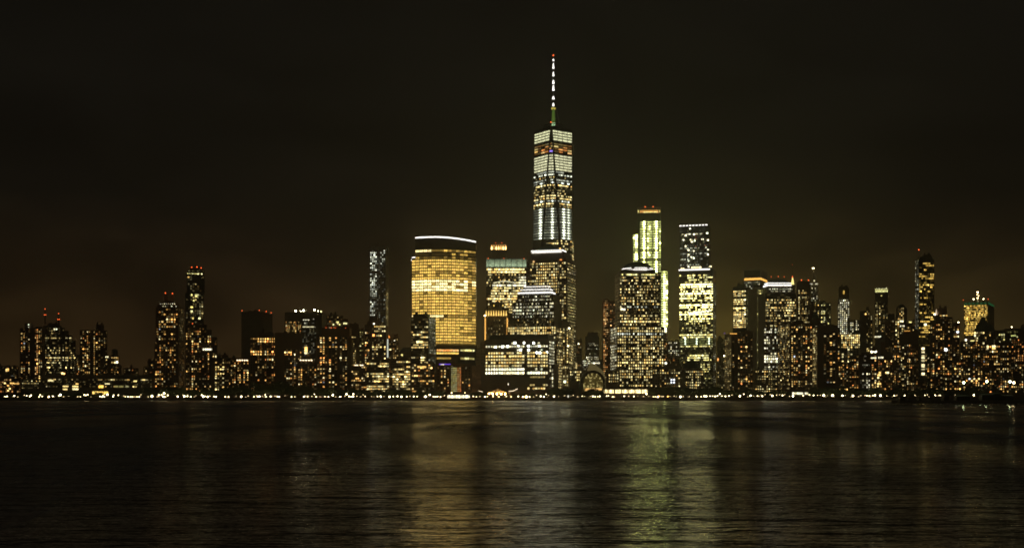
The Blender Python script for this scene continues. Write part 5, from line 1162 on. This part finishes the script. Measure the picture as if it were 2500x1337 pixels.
b.tier(2187, 2215, 752); b.frust(2187, 2215, 752, 2197, 2205, 741, 0, 10, 'roof', 'copper_roof', dep2=6); b.win(0, x=(2192, 2207), y=(750, 780), px=3.8, py=4.6, p=.42, br=1, pal='off', fw=.5); 
for k in range(6): b.spot(2188 + 3.2 * k, 783.5, 2.7, 4, 'wht', 2.2 if k != 2 else .5); b.spot(2193 + 2.8 * k, 795, 2.1, 3.6, 'wht', 1.1 if k % 3 else .3)
b.win(0, y=(800, 850), px=4.4, py=5.2, p=.25, br=1.0, pal='off'); b.done()
b = Bld('office_building', 'low roof with a yellow lit terrace left of the tall banded tower', 'building', 1900, 2214, 2241, 782, mat='granite')
b.tier(2214, 2241, 788); b.tier(2228, 2241, 780, 788, ins=4); b.spot(2222, 785.5, 6, 2.6, 'yel', 1.6); b.win(0, px=4, py=5.5, p=.1, br=.8); b.done()
b = Bld('apartment_tower', 'very tall dark tower with lit left edge, amber floor bands and a single red light', 'building', 1750, 2243, 2281, 628, xs=2234, left=True, th=-4, mat='curtain_wall')
b.tier(2243, 2281, 632); b.tier(2246, 2276, 626, 632, ins=3); b.tier(2256, 2274, 620, 626, ins=8, dep=8); b.beacons([(2243.5, 609.5)], r=1.2, roof=627)
p = b.front(2243.5, 6); 
b.win(0, x=(2244, 2280), y=(640, 850), px=3.0, py=5.2, p=.10, pal='gold', br=.9, clump=.72, rowv=1.0, fw=.78, fh=.55, sg=.4); b.win(0, 'l', y=(634, 860), px=3.4, py=5.2, p=.4, pal='wht', br=.4, fw=.5, rowv=.6)
for y, g in ((850.5, 2.2), (859, .9), (868, .6), (873, 1.6), (880, .7), (890, 1.4), (894, 1.2), (901, .6), (912, 2.0)): b.spot(2253.5, y, 7.5, 5.5 if g > 1.9 else 4, (1, .82, .42), g)
b.spot(2259, 792, 6, 5, (1, .85, .4), 2.6); b.win(0, x=(2258, 2280), y=(850, 955), px=5, py=5.2, p=.3, br=1.1); b.done()
b = Bld('apartment_tower', 'dark round shouldered tower with a faint lit arc on its roof edge', 'building', 1490, 2196, 2242, 806, mat='dark_brick', group=GRP)
b.tier(2196, 2242, 822); b.tier(2200, 2242, 812, 822, ins=1); b.tier(2206, 2242, 806, 812, ins=2); b.strip('roof_edge_glow', 'amber_strip', 2207, 2222, 806.5, h=.8, ins=1.9)
b.win(0, x=(2214, 2241), y=(840, 958), px=5.4, py=5.2, p=.3, br=1.3, rowv=.9); b.win(0, x=(2198, 2212), y=(840, 958), px=5, py=5.2, p=.22, br=1.0, pal='off', rowv=.9); b.ribs(0, 'f', 9, .5, .5); b.done()
b = Bld('apartment_tower', 'dark apartment tower with stepped right shoulder and a small lit gable by its roof block', 'building', 1490, 2270, 2345, 752, mat='dark_brick', group=GRP)
b.tier(2270, 2283, 781); b.tier(2283, 2313, 767); b.tier(2313, 2326, 773, ins=.5); b.tier(2326, 2343, 787, ins=1); b.tier(2289, 2312, 750, 767, ins=4, dep=14)
for i_ in range(4): b.win(i_, y=(790 if i_ in (0, 3) else 772, 958), px=5.2, py=5.1, p=.33, br=1.2, rowv=.85, fw=.6)
m = MB(); p = b.front(2286, 2); m.cone(p[0], p[1], b.z(767), b.z(753), 1.4, .2, 6); m.build('lit_gable', emit('gable_glow', (1, .75, .5), .9), b.root, off=b.o)
for x in (2297, 2304, 2311): b.spot(x, 769, 4, 2, 'off', 1.3, ti=1)
b.beacons([(2282, 767)], r=1.2, roof=781, mat='lamp_white', name='roof_lamp'); b.beacons([(2340, 787)], r=1.1, roof=788, mat='lamp_white', name='roof_lamp'); b.spot(2338, 810, 5, 4, (.9, .95, 1), 2.2, ti=3); b.spot(2309, 852.5, 6, 6, (.95, .98, .95), 5, ti=1); b.done()
b = Bld('office_tower', 'broad tower with green lit roof edge and rows of yellow windows under a dotted antenna', 'building', 2300, 2354, 2412, 734, xs=2428, th=29, mat='granite')
b.tier(2354, 2412, 736); b.strip('green_roof_band', emit('green_glow', (.05, .32, .10), .28), 2354, 2412, 739.5, h=4, side='r', dots=8)
b.win(0, x=(2354, 2411), y=(743, 818), px=2.9, py=4.35, p=.76, pal='gold', br=.95, clump=.82, rowv=.3, colv=.2, fw=.8, fh=.55)
p = b.front(2387, 12); m = MB(); m.cone(p[0], p[1], b.z(736), b.z(711), 1.6, .6, 6); m.build('antenna_mast', 'steel', b.root, off=b.o)
b.beacons([(2386, 713), (2388, 713)], r=1.0, roof=714, mat='lamp_warm', name='mast_lamp'); b.beacons([(2385.5, 719), (2389, 722), (2387, 727), (2385.5, 728)], r=.7, roof=729, mat='lamp_warm', name='mast_lamp')
b.beacons([(2377, 730), (2401, 729.5)], r=1.3, roof=736, mat='lamp_white', name='roof_lamp'); b.beacons([(2412.5, 730), (2351.5, 732)], r=1.2, roof=736); b.done()
b = Bld('museum', 'dark broad building with a steep black pyramid roof before the green edged tower', 'building', 1650, 2378, 2432, 776, mat='granite')
b.tier(2376, 2432, 806); b.frust(2378, 2430, 806, 2385, 2418, 790, 1, 8, 'lower_roof'); b.frust(2386, 2414, 790, 2397, 2403, 770, 9, 20, 'pyramid_roof', dep2=4)
b.win(0, y=(808, 840), px=5.5, py=6, p=.16, br=1.3, pal='off'); b.done()
b = Bld('office_building', 'long low dark roofline at the far right edge above the brick block', 'building', 1750, 2426, 2520, 800, mat='granite')
b.tier(2426, 2520, 804); b.tier(2452, 2520, 800, 804, ins=2); b.tier(2492, 2520, 793, 800, ins=4); b.win(0, px=5.5, py=6, p=.1, br=.9, pal='yel'); b.beacons([(2470, 798)], r=.9, roof=800, mat='lamp_white', name='roof_lamp')
for k in range(4): b.spot(2470 + 3 * k, 818, 2.4, 2.6, 'grn', .9)
b.done()
b = Bld('apartment_block', 'reddish brick block cut by the right edge with small orange windows', 'building', 1560, 2468, 2530, 810, mat='brick')
b.tier(2468, 2530, 824); b.tier(2486, 2530, 808, 824, ins=1); b.win(0, px=5, py=5.6, p=.25, br=.8, pal='ora', fw=.5); b.done()
b = Bld('apartment_block', 'dark apartment block with clusters of orange windows under the black pyramid roof', 'building', 1480, 2400, 2470, 838, mat='dark_brick', group=GRP)
b.tier(2393, 2470, 840); b.tier(2428, 2470, 833, 840, ins=2); b.win(0, px=5.6, py=5.3, p=.36, br=1.3, rowv=.9, clump=.4); 
for x in (2411, 2424, 2428): b.spot(x, 844, 4, 4, 'off', 2.2).spot(x, 849.5, 4, 4, 'res', 1.6)
b.done()
b = Bld('apartment_block', 'dark apartment block with a yellow lit terrace right of the stepped apartment tower', 'building', 1470, 2344, 2394, 826, mat='dark_brick', group=GRP)
b.tier(2344, 2394, 832); b.tier(2358, 2380, 822, 832, ins=3); b.win(0, px=5.6, py=5.3, p=.3, br=1.25, rowv=.9, clump=.4); b.spot(2374, 831, 9, 2.6, 'yel', 1.5, ti=1); b.spot(2358, 829, 4, 4, 'wht', 3); b.win(0, x=(2332 + 14, 2349), y=(860, 940), px=5, py=5.3, p=.6, br=1.3)
for k in range(6): b.spot(2367 + 5.8 * k, 924 + (k % 2) * 5, 4, 3.6, 'res', 1.6)
b.done()
LOWR = [(2046, 2072, 884, 'dark low block with two white windows left of the church like lit spike'), (2072, 2098, 872, 'dark low block under the yellow lit base of the white dotted tower'), (2098, 2126, 862, 'dark midrise with blue white windows below the chimney stub tower'),
        (2126, 2142, 846, 'narrow dark midrise with a garland of white roof lamps'), (2142, 2180, 868, 'dark midrise with large square orange windows left of the round shouldered tower'), (2178, 2200, 838, 'dim narrow midrise directly left of the round shouldered tower'),
        (2242, 2262, 920, 'dark low block at the foot of the tall tower with the bright stairwell'), (2300, 2348, 880, 'dark low block with scattered orange windows in front of the stepped apartment tower'), (2462, 2530, 884, 'dark midrise at the right edge behind the pier lamps'),
        (2392, 2440, 900, 'low dark block with orange window rows behind the left pier lamp')]
for k, (xa, xb, yt, lab) in enumerate(LOWR):
    b = Bld('apartment_block', lab, 'building', 1425 + 4 * (k % 5), xa, xb, yt, mat='dark_brick', dep=14, group=GRP)
    b.tier(xa, xb, yt + 2); b.tier(xa + 5, xb - 6, yt - 2, yt + 2, ins=3, dep=6); b.win(0, px=5.4, py=5.4, p=.26 if k != 4 else .4, br=1.2, rowv=.9, clump=.25, pal='res' if k != 2 else 'wht')
    if k == 3:
        for x, y in ((2122, 859), (2125, 857), (2129, 859.5), (2133, 858), (2137, 859), (2139, 857.5)): b.spot(min(max(x, 2127.5), 2140.5), y, 2.6, 2.6, 'wht', 4)
        for x in (2127.5, 2131, 2134.5, 2138): b.spot(x, 873, 2, 3, 'wht', 1.7)
    if k == 4:
        for x in (2146, 2151, 2155): b.spot(x, 874 - 2, 2.2, 3.6, 'wht', 2)
        for x, y in ((2142.5 + 2, 915), (2148.5, 915), (2144, 921), (2148, 909), (2168, 909), (2164, 909), (2144, 936), (2149, 936), (2143, 942)): b.spot(x, y, 4.4, 4, 'off', 1.8)
    b.done()
# ------------------------------------------------------------------ ferry tent, pier, sailing boats, lamps, trees
b = Bld('ferry_tent', 'orange lit tent roof with a centre mast and strings of bulbs on the ferry landing', 'tent', 1385, 1184, 1246, 947, mat='steel', dep=24)
A = b.front(1186, 0); C = b.front(1244, 0); apx = (WX(1215, 1397), 1397, b.z(947)); m = MB()
cor = [(A[0], A[1], b.z(959)), (C[0], C[1], b.z(959)), (C[0], C[1] + 24, b.z(959)), (A[0], A[1] + 24, b.z(959))]
def sag(p, q, t_, s_=1.2):
    r = Vector(p).lerp(Vector(q), t_); r.z -= s_ * sin(pi * t_); return tuple(r)
NN = 6; m.v = []
for i in range(4):
    P0, P1 = cor[i], cor[(i + 1) % 4]; n_ = 8
    for a_ in range(NN + 1):
        for c_ in range(n_ + 1):
            e_ = sag(P0, P1, c_ / n_, -.6); r = Vector(apx).lerp(Vector(e_), a_ / NN); r.z -= 1.0 * sin(pi * a_ / NN); m.v.append(tuple(r))
    o_ = i * (NN + 1) * (n_ + 1)
    for a_ in range(NN):
        for c_ in range(n_):
            k = o_ + a_ * (n_ + 1) + c_; m.f.append((k, k + 1, k + n_ + 2, k + n_ + 1))
m.build('tent_roof', 'white_canvas', b.root, off=b.o)
m = MB(); m.cone(apx[0], apx[1], GZ, apx[2] + 1.5, .25, .2, 8)
for p in cor: m.cone(p[0], p[1], GZ, p[2], .2, .2, 8)
m.build('masts', 'steel', b.root, off=b.o)
m = MB()
def bulbs(xa, ya, xb, yb_, n, sg_=1.5):
    for k in range(n):
        t_ = k / (n - 1); x = xa + (xb - xa) * t_; y = ya + (yb_ - ya) * t_ + sg_ * sin(pi * t_); p = b.front(x, -1.5); m.ball(p[0], p[1], b.z(y), .34, 6, 4)
bulbs(1170, 953.5, 1202, 959, 13); bulbs(1243, 954.5, 1262, 949, 9); m.build('bulb_strings', 'string_bulbs', b.root, off=b.o)
for k in range(5):
    p = b.front(1193 + 10 * k, 2.5); mm = MB(); mm.ball(p[0], p[1], b.z(961), .75, 10, 7); mm.build('tent_lamp', 'tent_glow', b.root, smooth=True, off=b.o)
b.done()

# dark pier on the near right
PD = 600.0
pier = empty('pier', (WX(2345, PD), PD, 0), 'long low black pier reaching in from the right edge under four tall lamps', 'pier')
px0, px1 = WX(2196, PD), WX(2700, PD); ox, oy = WX(2345, PD), PD
m = MB(); m.box(px0 - ox, px1 - ox, 0, 12, 1.0, 2.5); m.build('deck', 'stone_wall', pier)
m = MB()
for k in range(20):
    x = px0 - ox + 1 + k * 5.2
    for yy in (.6, 6, 11.4): m.cone(x, yy, -2, 1.0, .28, .28, 8)
m.build('piles', 'bark', pier)
m = MB()
for k in range(42): m.box(px0 - ox + .5 + k * 2.4 - .05, px0 - ox + .5 + k * 2.4 + .05, .1, .2, 2.5, 3.6)
for z_ in (3.0, 3.55): m.box(px0 - ox, px1 - ox, .11, .18, z_, z_ + .07)
m.build('railing', 'lamp_metal', pier)
for xa, w_, h_ in ((2205, 2.2, 4.2), (2250, 1.2, 3.8), (2312, 2.5, 5.0), (2342, 7, 4.6), (2405, 10, 5.2), (2436, 3, 5.8), (2452, 6, 4.8)):
    x = WX(xa, PD) - ox; m = MB(); m.box(x, x + w_, 4, 8, 2.503, h_); m.quadprism([(x - .2, 3.8), (x + w_ + .2, 3.8), (x + w_ + .2, 8.2), (x - .2, 8.2)], h_ + .003, h_ + .5, [(x + .4, 5.8), (x + w_ - .4, 5.8), (x + w_ - .4, 6.2), (x + .4, 6.2)], bottom=True); m.build('shed', 'dark_metal', pier)
for x, y, gm, lab in ((2363.5, 933.5, 'lamp_green', 'tall pier lamp with a yellow green glow, leftmost on the black pier'), (2420.5, 930.5, 'lamp_green', 'tall pier lamp with a strong green glow in the middle of the black pier'), (2477.5, 931, 'lamp_green', 'tall pier lamp standing just left of the pair member at the right edge'), (2487, 933.5, 'lamp_warm', 'shorter pier lamp with a lit yellow bracket at the right edge')):
    o = empty('pier_lamp', (WX(x, PD), PD + 6, 2.5), lab, 'lamp', 'tall lamps on the pier'); zt_ = WZ(y, PD + 6)
    m = MB(); m.cone(0, .5, 0, zt_ - 2.5 + .3, .14, .09, 8); m.bar((0, .5, zt_ - 2.3), (0, -.2, zt_ - 2.2), .06); m.build('pole', 'lamp_metal', o)
    m = MB(); m.ball(0, -.2, zt_ - 2.5, .5, 10, 7); m.build('lantern', gm, o, smooth=True)

# sailing boats moored before the low octagonal building
for k, (x, y, lab) in enumerate(((1690, 938, 'white sailing boat with a bare mast below the low octagonal building, left one'), (1701.5, 940, 'white sailing boat with a bare mast below the low octagonal building, right one'), (1513, 958, 'small sailing boat with a short lit mast before the cream arcade'))):
    D_ = 1335.0; o = empty('sailing_boat', (WX(x, D_), D_, 0), lab, 'boat', 'moored sailing boats')
    m = MB(); n = 10; L = 5.0
    prof = [(-L + 2 * L * i / n, 1.3 * sin(pi * min(1, (i + .8) / n)) ** .6 if i < n else .05) for i in range(n + 1)]
    for (xx, ww) in prof: m.v += [(xx, -ww, 1.2), (xx, 0, .0 if abs(xx) < L * .9 else .7), (xx, ww, 1.2)]
    for i in range(n):
        k_ = i * 3; m.f += [(k_, k_ + 3, k_ + 4, k_ + 1), (k_ + 1, k_ + 4, k_ + 5, k_ + 2), (k_, k_ + 2, k_ + 5, k_ + 3)]
    m.build('hull', 'white_canvas', o)
    m = MB(); m.box(-1.6, 1.4, -.7, .7, 1.2, 1.75); m.build('cabin', 'limestone', o)
    m = MB(); m.cone(.3, 0, 1.2, WZ(y, D_), .11, .06, 6); m.bar((.3, 0, 2.4), (-3.2, 0, 2.5), .07); m.build('mast', 'steel', o)

# clock-like lit monument
o = empty('lit_monument', (WX(1387, 1392), 1392, GZ), 'slim upright glowing white oval marker on the promenade right of the granite block', 'monument')
m = MB(); m.cone(0, 0, 0, 1.6, .7, .5, 10); m.build('plinth', 'granite', o)
m = MB(); m.cone(0, 0, 1.6, 3.2, .35, .95, 12, cap=False); m.cone(0, 0, 3.2, 5.2, .95, .35, 12); m.build('lantern', emit('monument_glow', (1, .95, .7), 1.6), o, smooth=True)

def near_phrase(x, D_):
    best = None
    for x0, x1, yt, D, lab in BUILDS:
        if x0 - 1 <= x <= x1 + 1 and D < 1700 and (best is None or D < best[0]): best = (D, lab)
    if best is None:
        for x0, x1, yt, D, lab in BUILDS:
            d = min(abs(x - x0), abs(x - x1))
            if best is None or d < best[0]: best = (d, lab)
    return best[1]
_o = 'first second third fourth fifth sixth seventh eighth ninth tenth eleventh twelfth thirteenth fourteenth fifteenth sixteenth seventeenth eighteenth nineteenth twentieth twenty-first twenty-second twenty-third twenty-fourth twenty-fifth twenty-sixth'.split()
ORD = ['leftmost'] + [q_ + ' from left' for q_ in _o[1:]] + ['far right'] * 20
_all = [q_[4] for q_ in BUILDS]
def phrase(lab):
    a_ = lab.split()[:8]
    if len(lab.split()) > 8:
        while a_[-1] in STOP: a_ = a_[:-1]
    return ' '.join(a_)
def ordinal(k, n):
    if n == 1: return 'the only one'
    if k < (n + 1) // 2: return ORD[k]
    j = n - 1 - k; return 'rightmost' if j == 0 else _o[j] + ' from right'
STOP = set('the of a in with its and under over above by at left right before behind below between directly their to on standing two long seven fine low lit small dark white blazing broad brick carrying finely round pale stepped whose rows lined half and glass tight wide upper violet bright'.split())
def short(lab):
    w_ = lab.split(); return ' '.join(w_)
# promenade lamps: column, row, size, colour, taken from where each stands along the shore
LAMPS = """12 967 1|17 967 1|35 966 1.2|15 972 .9 o|59.5 963.5 1|65 966 1.2|73 966 1.1|76 964 1.2|95.5 969 1|98 963.5 1|103 967 .9|119 968.5 1.3 o|129 966 .9|144 965 1|147.5 963 1.6|155 967 1|43.5 973 .7|190 968 1|196 969 .7|206 963.5 1.1|210 963.5 1.2|214 963.5 1.2|244 967 .9|249 968 1.1|251.5 966 1.2|255 969 1.1|254.5 962 .8|262 963 1.5|276 967.5 1.2|278 963.5 1.1|289 963.5 1.3|302 965.5 .9|306 968 1|313 968 1.1|319 968 1.2|323.5 968 1.1|329 968 .6|334.5 968 1.1|340 967.5 1.2|343.5 963 .9|362 968 .6|371 966 1.7|383.5 967.5 .9|388 964 1.2|394.5 963.5 1.4|388 969 .8|400.5 959 1.5|399 968 1.2|402.5 967.5 1.2|409.5 964.5 1.3|425 959 .9|434 968 1.2|446.5 963 .6|450 966.5 1.4|457.5 967 1.1|458.5 963.5 .7|465.5 968 1|478 966 .6|492.5 963 1.5|496.5 968 1.5|501.5 967 .8|507 968 1.4|512 967 .7|523 967 .8|527.5 968 1.2|550 968 1.2|558 968 1.4|589 967 1.5|576 967 .6|600 968 .5|606 966 .7|620 967.5 1.1|629 967.5 1.2|633.5 966.5 1.5|626 965 .8|641 967 .7|649.5 967.5 1.5|647.5 963 .8|660.5 967.5 1.2|664 966.5 .8|671.5 965.5 1|677 967 .9|681.5 967.5 1.1|696 965.5 .5|711.5 967.5 1|719.5 967 .7|742 967.5 1.2|745.5 966 .8|751 967.5 1.5|761.5 967 .7|767.5 961.5 .8|772 967.5 1.1|781 968 .5|793 967.5 1.1|802 967.5 1.2|812.5 964 1.7|819.5 968.5 1|829 968 1.1|832 967.5 1.1|842.5 966 .8|846 961.5 1.5|852 967 1.1|857 968 1.1|862.5 961.5 1.6|862 966.5 1.4|871.5 966 .9|880.5 968.5 .6|886.5 963 .8|891.5 967.5 1.2|907 967 .6|921.5 967.5 .9|929.5 967 1.6|937 967 .6|951 967.5 1.3|960 967 .8|970.5 967 1.1|980 967.5 1.4|993 967.5 1|1001 967 .7|1010 967.5 1.1|1018.5 966.5 1.2|1039 967.5 1.6|1049 963 1.3|1058 967.5 1.1|1063 967.5 1.4|1068 967.5 1.2|1075.5 968.5 1.1|1085 965.5 .9|1102.5 958 1.1|1135 958 .8|1155.5 967 1.2|1163 968.5 .8|1172 967 .8|1184 968 1|1190 967 .9|1204 967 .9|1218 968.5 1|1236 966 1|1248 968 .8|1265.5 967.5 1.4|1276.5 969 1.5 o|1279.5 969 1.3 o|1285 968.5 1.6 o|1292.5 967.5 1.3|1309.5 965 1|1320 967 1.6|1328 967.5 1|1333.5 961.5 1|1339 964.5 .6|1352.5 967.5 1.4|1364 968 .5|1378.5 965.5 .8|1400 965 .7|1410 968 .7|1421 965.5 1.2|1427 967.5 .7|1442 967 .7|1447.5 967 1.2|1453 967 1.2|1459 967 1|1464 966.5 1.5|1481 966.5 1.3|1485.5 966 1.1|1496 967.5 1|1500 968 .9|1524 966.5 1.3|1535 967 .6|1547.5 966.5 .9|1557 967 .6|1571 967 .7|1578 961 1.3|1584 966.5 .7|1595 967.5 .9|1606 971.5 1.2|1600 967 1|1609 966.5 1 o|1614 967 1|1619 967 1|1630.5 967 1.4 o|1636 967 .8|1646 967 .6|1661.5 969.5 2.0|1668 967 .6|1683 968 .7|1700.5 966.5 1.5|1712 967 1|1719.5 966.5 1.3|1724 966.5 1.3|1733.5 966.5 1.1|1740 966.5 1.1|1746 966.5 1.2|1752 966 1|1757.5 961 1.5|1762.5 966.5 1|1771 966 1|1780 966 1.1|1787 963.5 .6|1806.5 965.5 1.7|1815.5 961 1.3|1832.5 965.5 1.4|1840 966 .6|1849.5 965.5 1|1858 963 .7|1861 965.5 1.1|1868 963 .7|1881 962.5 .8|1885.5 965 1.6|1896 963 .8|1903 963 .8|1910.5 965 1.6|1915 963 .7|1936 965.5 1.5|1961 965.5 1.4|1976 963.5 1.2|1986 965 1.4|1996 963.5 .7|2003 964 .8 o|2011 964.5 1.6|2020 965 .6|2032.5 964.5 1.7|2057 965 1.5|2064 964 .6 o|2082.5 965 1.7|2101.5 965 .7|2112 964 .7|2116.5 965 1.3|2122.5 965.5 1.4|2131 964 .9|2136.5 964.5 1.2|2149.5 965 1.7|2165 965 .5|2183.5 964.5 1.4|2189.5 965 .7|2208.5 964.5 1|2233.5 964.5 1.1|2258 964 1.1|2264 963.5 .6|2283.5 964.5 1.1|2291 965 .9|2295 965 .7|2332 964.5 .6|2377.5 964 1.2"""
LM = {}
def lampmeshes(h, cm):
    key = (round(h, 1), cm)
    if key in LM: return LM[key]
    m = MB(); m.cone(0, 0, 0, .35, .22, .16, 8); m.cone(0, 0, .35, h - .3, .09, .06, 8); m.cone(0, 0, h - .34, h - .26, .16, .16, 8)
    me = bpy.data.meshes.new('pole'); me.from_pydata(m.v, [], m.f); me.materials.append(MATS['lamp_metal'])
    m = MB(); m.ball(0, 0, 0, 1.0, 8, 6); mg_ = bpy.data.meshes.new('globe'); mg_.from_pydata(m.v, [], m.f); mg_.materials.append(MATS[cm])
    for p in mg_.polygons: p.use_smooth = True
    LM[key] = (me, mg_); return LM[key]
rows = []
for s_ in LAMPS.split('|'):
    q = s_.split(); rows.append((float(q[0]), float(q[1]), float(q[2]), len(q) > 3))
rx = random.Random(77)
for k in range(74):
    x_ = 5 + k * 30.9 + rx.uniform(-12, 12)
    if min(abs(x_ - q_[0]) for q_ in rows) > 2.2: rows.append((x_, 968.2 + rx.uniform(-1.8, 1.2), rx.uniform(.35, .6), rx.random() < .45))
rows.sort(); ph = [near_phrase(r[0], 0) for r in rows]; cnt = {}; tot = {}
for p in ph: tot[p] = tot.get(p, 0) + 1
rnd = random.Random(3)
for (x, y, s_, org), p in zip(rows, ph):
    s_ *= rnd.uniform(.72, 1.22); y += rnd.uniform(-.7, .7)
    k = cnt.get(p, 0); cnt[p] = k + 1
    D_ = SW + 6 + rnd.uniform(-2, 3)
    if y > 970: D_ = SW + 2.0
    zt_ = max(GZ + 1.6, WZ(y, D_))
    if zt_ < GZ + 2.5: zt_ = GZ + 2.5
    if zt_ > 8.5: D_ = SW + 22; zt_ = WZ(y, D_)
    h = zt_ - GZ
    ordn = ordinal(k, tot[p])
    mt_ = 'lamp_dim' if s_ < .8 else 'lamp_orange' if org and s_ < 1.2 else 'lamp_warm' if org else 'lamp_yellow' if s_ < 1.3 and rnd.random() < .45 else 'lamp_white'
    col_ = 'orange' if mt_ in ('lamp_orange', 'lamp_warm') else 'white' if mt_ == 'lamp_white' else 'yellowish'; sz = 'bright' if s_ >= 1.5 else ('small' if s_ < .9 else 'round')
    words = p.split(); pp = phrase(p)
    lab = f"{sz} {col_} lamp, {ordn} before the {pp}"
    o = empty('promenade_lamp', (WX(x, D_), D_, GZ), ' '.join(lab.split()[:16]), 'street lamp', 'lamps along the waterfront promenade')
    me, mg_ = lampmeshes(round(h * 2) / 2, mt_)
    q = bpy.data.objects.new('pole', me); COL.objects.link(q); q.parent = o; q.scale = (1, 1, h / (round(h * 2) / 2))
    q = bpy.data.objects.new('globe', mg_); COL.objects.link(q); q.parent = o; q.location = (0, 0, h); r_ = .46 * s_ * (1.18 if s_ > 1.35 else 1); q.scale = (r_, r_, r_)

# trees: a few grown shapes, each tree its own copies of trunk and crown
def grow(seed, h, wd, nclump, leaf=.45, nleaf=26):
    R_ = random.Random(seed); m = MB(); tips = []
    m.cone(0, 0, 0, h * .42, .24, .15, 7)
    for i in range(6):
        a_ = i * 2.4 + R_.uniform(-.4, .4); z0 = h * R_.uniform(.28, .42); e_ = (wd * .38 * cos(a_), wd * .38 * sin(a_), h * R_.uniform(.55, .82)); m.bar((0, 0, z0), e_, .07, 5); tips.append(e_)
    me = bpy.data.meshes.new('trunk'); me.from_pydata(m.v, [], m.f); me.materials.append(MATS['bark'])
    v = []; f = []
    for c in range(nclump):
        a_ = R_.uniform(0, 2 * pi); r_ = wd * .5 * sqrt(R_.random()); zz_ = h * (.40 + .6 * R_.random() ** .8)
        lim = sqrt(max(0.05, 1 - ((zz_ - h * .66) / (h * .38)) ** 2)); cx_, cy_ = r_ * lim * cos(a_), r_ * lim * sin(a_); cr_ = R_.uniform(.5, 1.1)
        for l in range(nleaf):
            d = Vector((R_.gauss(0, 1), R_.gauss(0, 1), R_.gauss(0, .7))) * cr_ * .6; p = Vector((cx_, cy_, zz_)) + d
            n1 = Vector((R_.gauss(0, 1), R_.gauss(0, 1), R_.gauss(0, 1))).normalized(); n2 = n1.orthogonal().normalized(); n3 = n1.cross(n2); s_ = leaf * R_.uniform(.6, 1.3)
            k = len(v); v += [tuple(p + n2 * s_), tuple(p + n3 * s_ * .6), tuple(p - n2 * s_), tuple(p - n3 * s_ * .6)]; f.append((k, k + 1, k + 2, k + 3))
    mc = bpy.data.meshes.new('crown'); mc.from_pydata(v, [], f); mc.materials.append(MATS['leaves'])
    return me, mc
TV = [grow(1, 10, 8, 60), grow(2, 10, 9, 66), grow(3, 10, 7, 52), grow(4, 10, 10, 70)]
trees = []; R_ = random.Random(21)
spans = [(2, 50, 6, 6), (60, 200, 9, 7), (205, 250, 9, 7), (262, 345, 10, 6), (346, 470, 9, 11), (470, 560, 9, 11), (560, 616, 10, 13), (616, 700, 9, 17), (700, 760, 9, 14), (760, 905, 9, 11), (905, 1090, 9.5, 10), (1150, 1185, 6, 7), (1246, 1345, 10, 6), (1345, 1400, 9, 11), (1424, 1474, 7, 10), (1585, 1680, 8, 12), (1680, 1760, 8, 13), (1760, 1850, 9, 11), (1850, 1930, 9, 9), (1980, 2100, 9, 12), (2100, 2240, 9, 11), (2240, 2400, 10, 12)]
for xa, xb, st, hm in spans:
    x = xa + st / 2
    while x < xb: trees.append((x + R_.uniform(-2, 2), hm * R_.uniform(.75, 1.15), SW + R_.uniform(12, 34))); x += st
ph = [near_phrase(t_[0], 0) for t_ in trees]; cnt = {}; tot = {}
for p in ph: tot[p] = tot.get(p, 0) + 1
for (x, h, D_), p in zip(trees, ph):
    k = cnt.get(p, 0); cnt[p] = k + 1
    pp = phrase(p)
    hs = 'tall' if h > 11 else 'low' if h < 7.5 else 'dark'
    o = empty('tree', (WX(x, D_), D_, GZ), ' '.join(f"{hs} leafy tree, {ordinal(k, tot[p])} before the {pp}".split()[:16]), 'tree', 'trees along the waterfront')
    me, mc = R_.choice(TV); s_ = h / 10; o.scale = (s_ * R_.uniform(.9, 1.25), s_ * R_.uniform(.9, 1.25), s_); o.rotation_euler = (0, 0, R_.uniform(0, 6.28))
    for nm, mm in (('trunk', me), ('crown', mc)): q = bpy.data.objects.new(nm, mm); COL.objects.link(q); q.parent = o
# ------------------------------------------------------------------ the humid night air between here and the city
hz_m = bpy.data.materials.new('night_haze'); hz_m.use_nodes = True; t = hz_m.node_tree; t.nodes.clear()
pv = t.nodes.new('ShaderNodeVolumePrincipled'); pv.inputs['Color'].default_value = (0.90, 0.88, 0.76, 1); pv.inputs['Density'].default_value = HAZE; pv.inputs['Anisotropy'].default_value = 0.75
ho = t.nodes.new('ShaderNodeOutputMaterial'); t.links.new(pv.outputs[0], ho.inputs['Volume']); MATS['night_haze'] = hz_m
m = MB(); m.box(-2400, 2400, -60, 2900, -3.2, 556); hz = m.build('haze', 'night_haze'); hz['kind'] = 'stuff'; hz['label'] = 'thin warm night haze hanging over the river and the city'
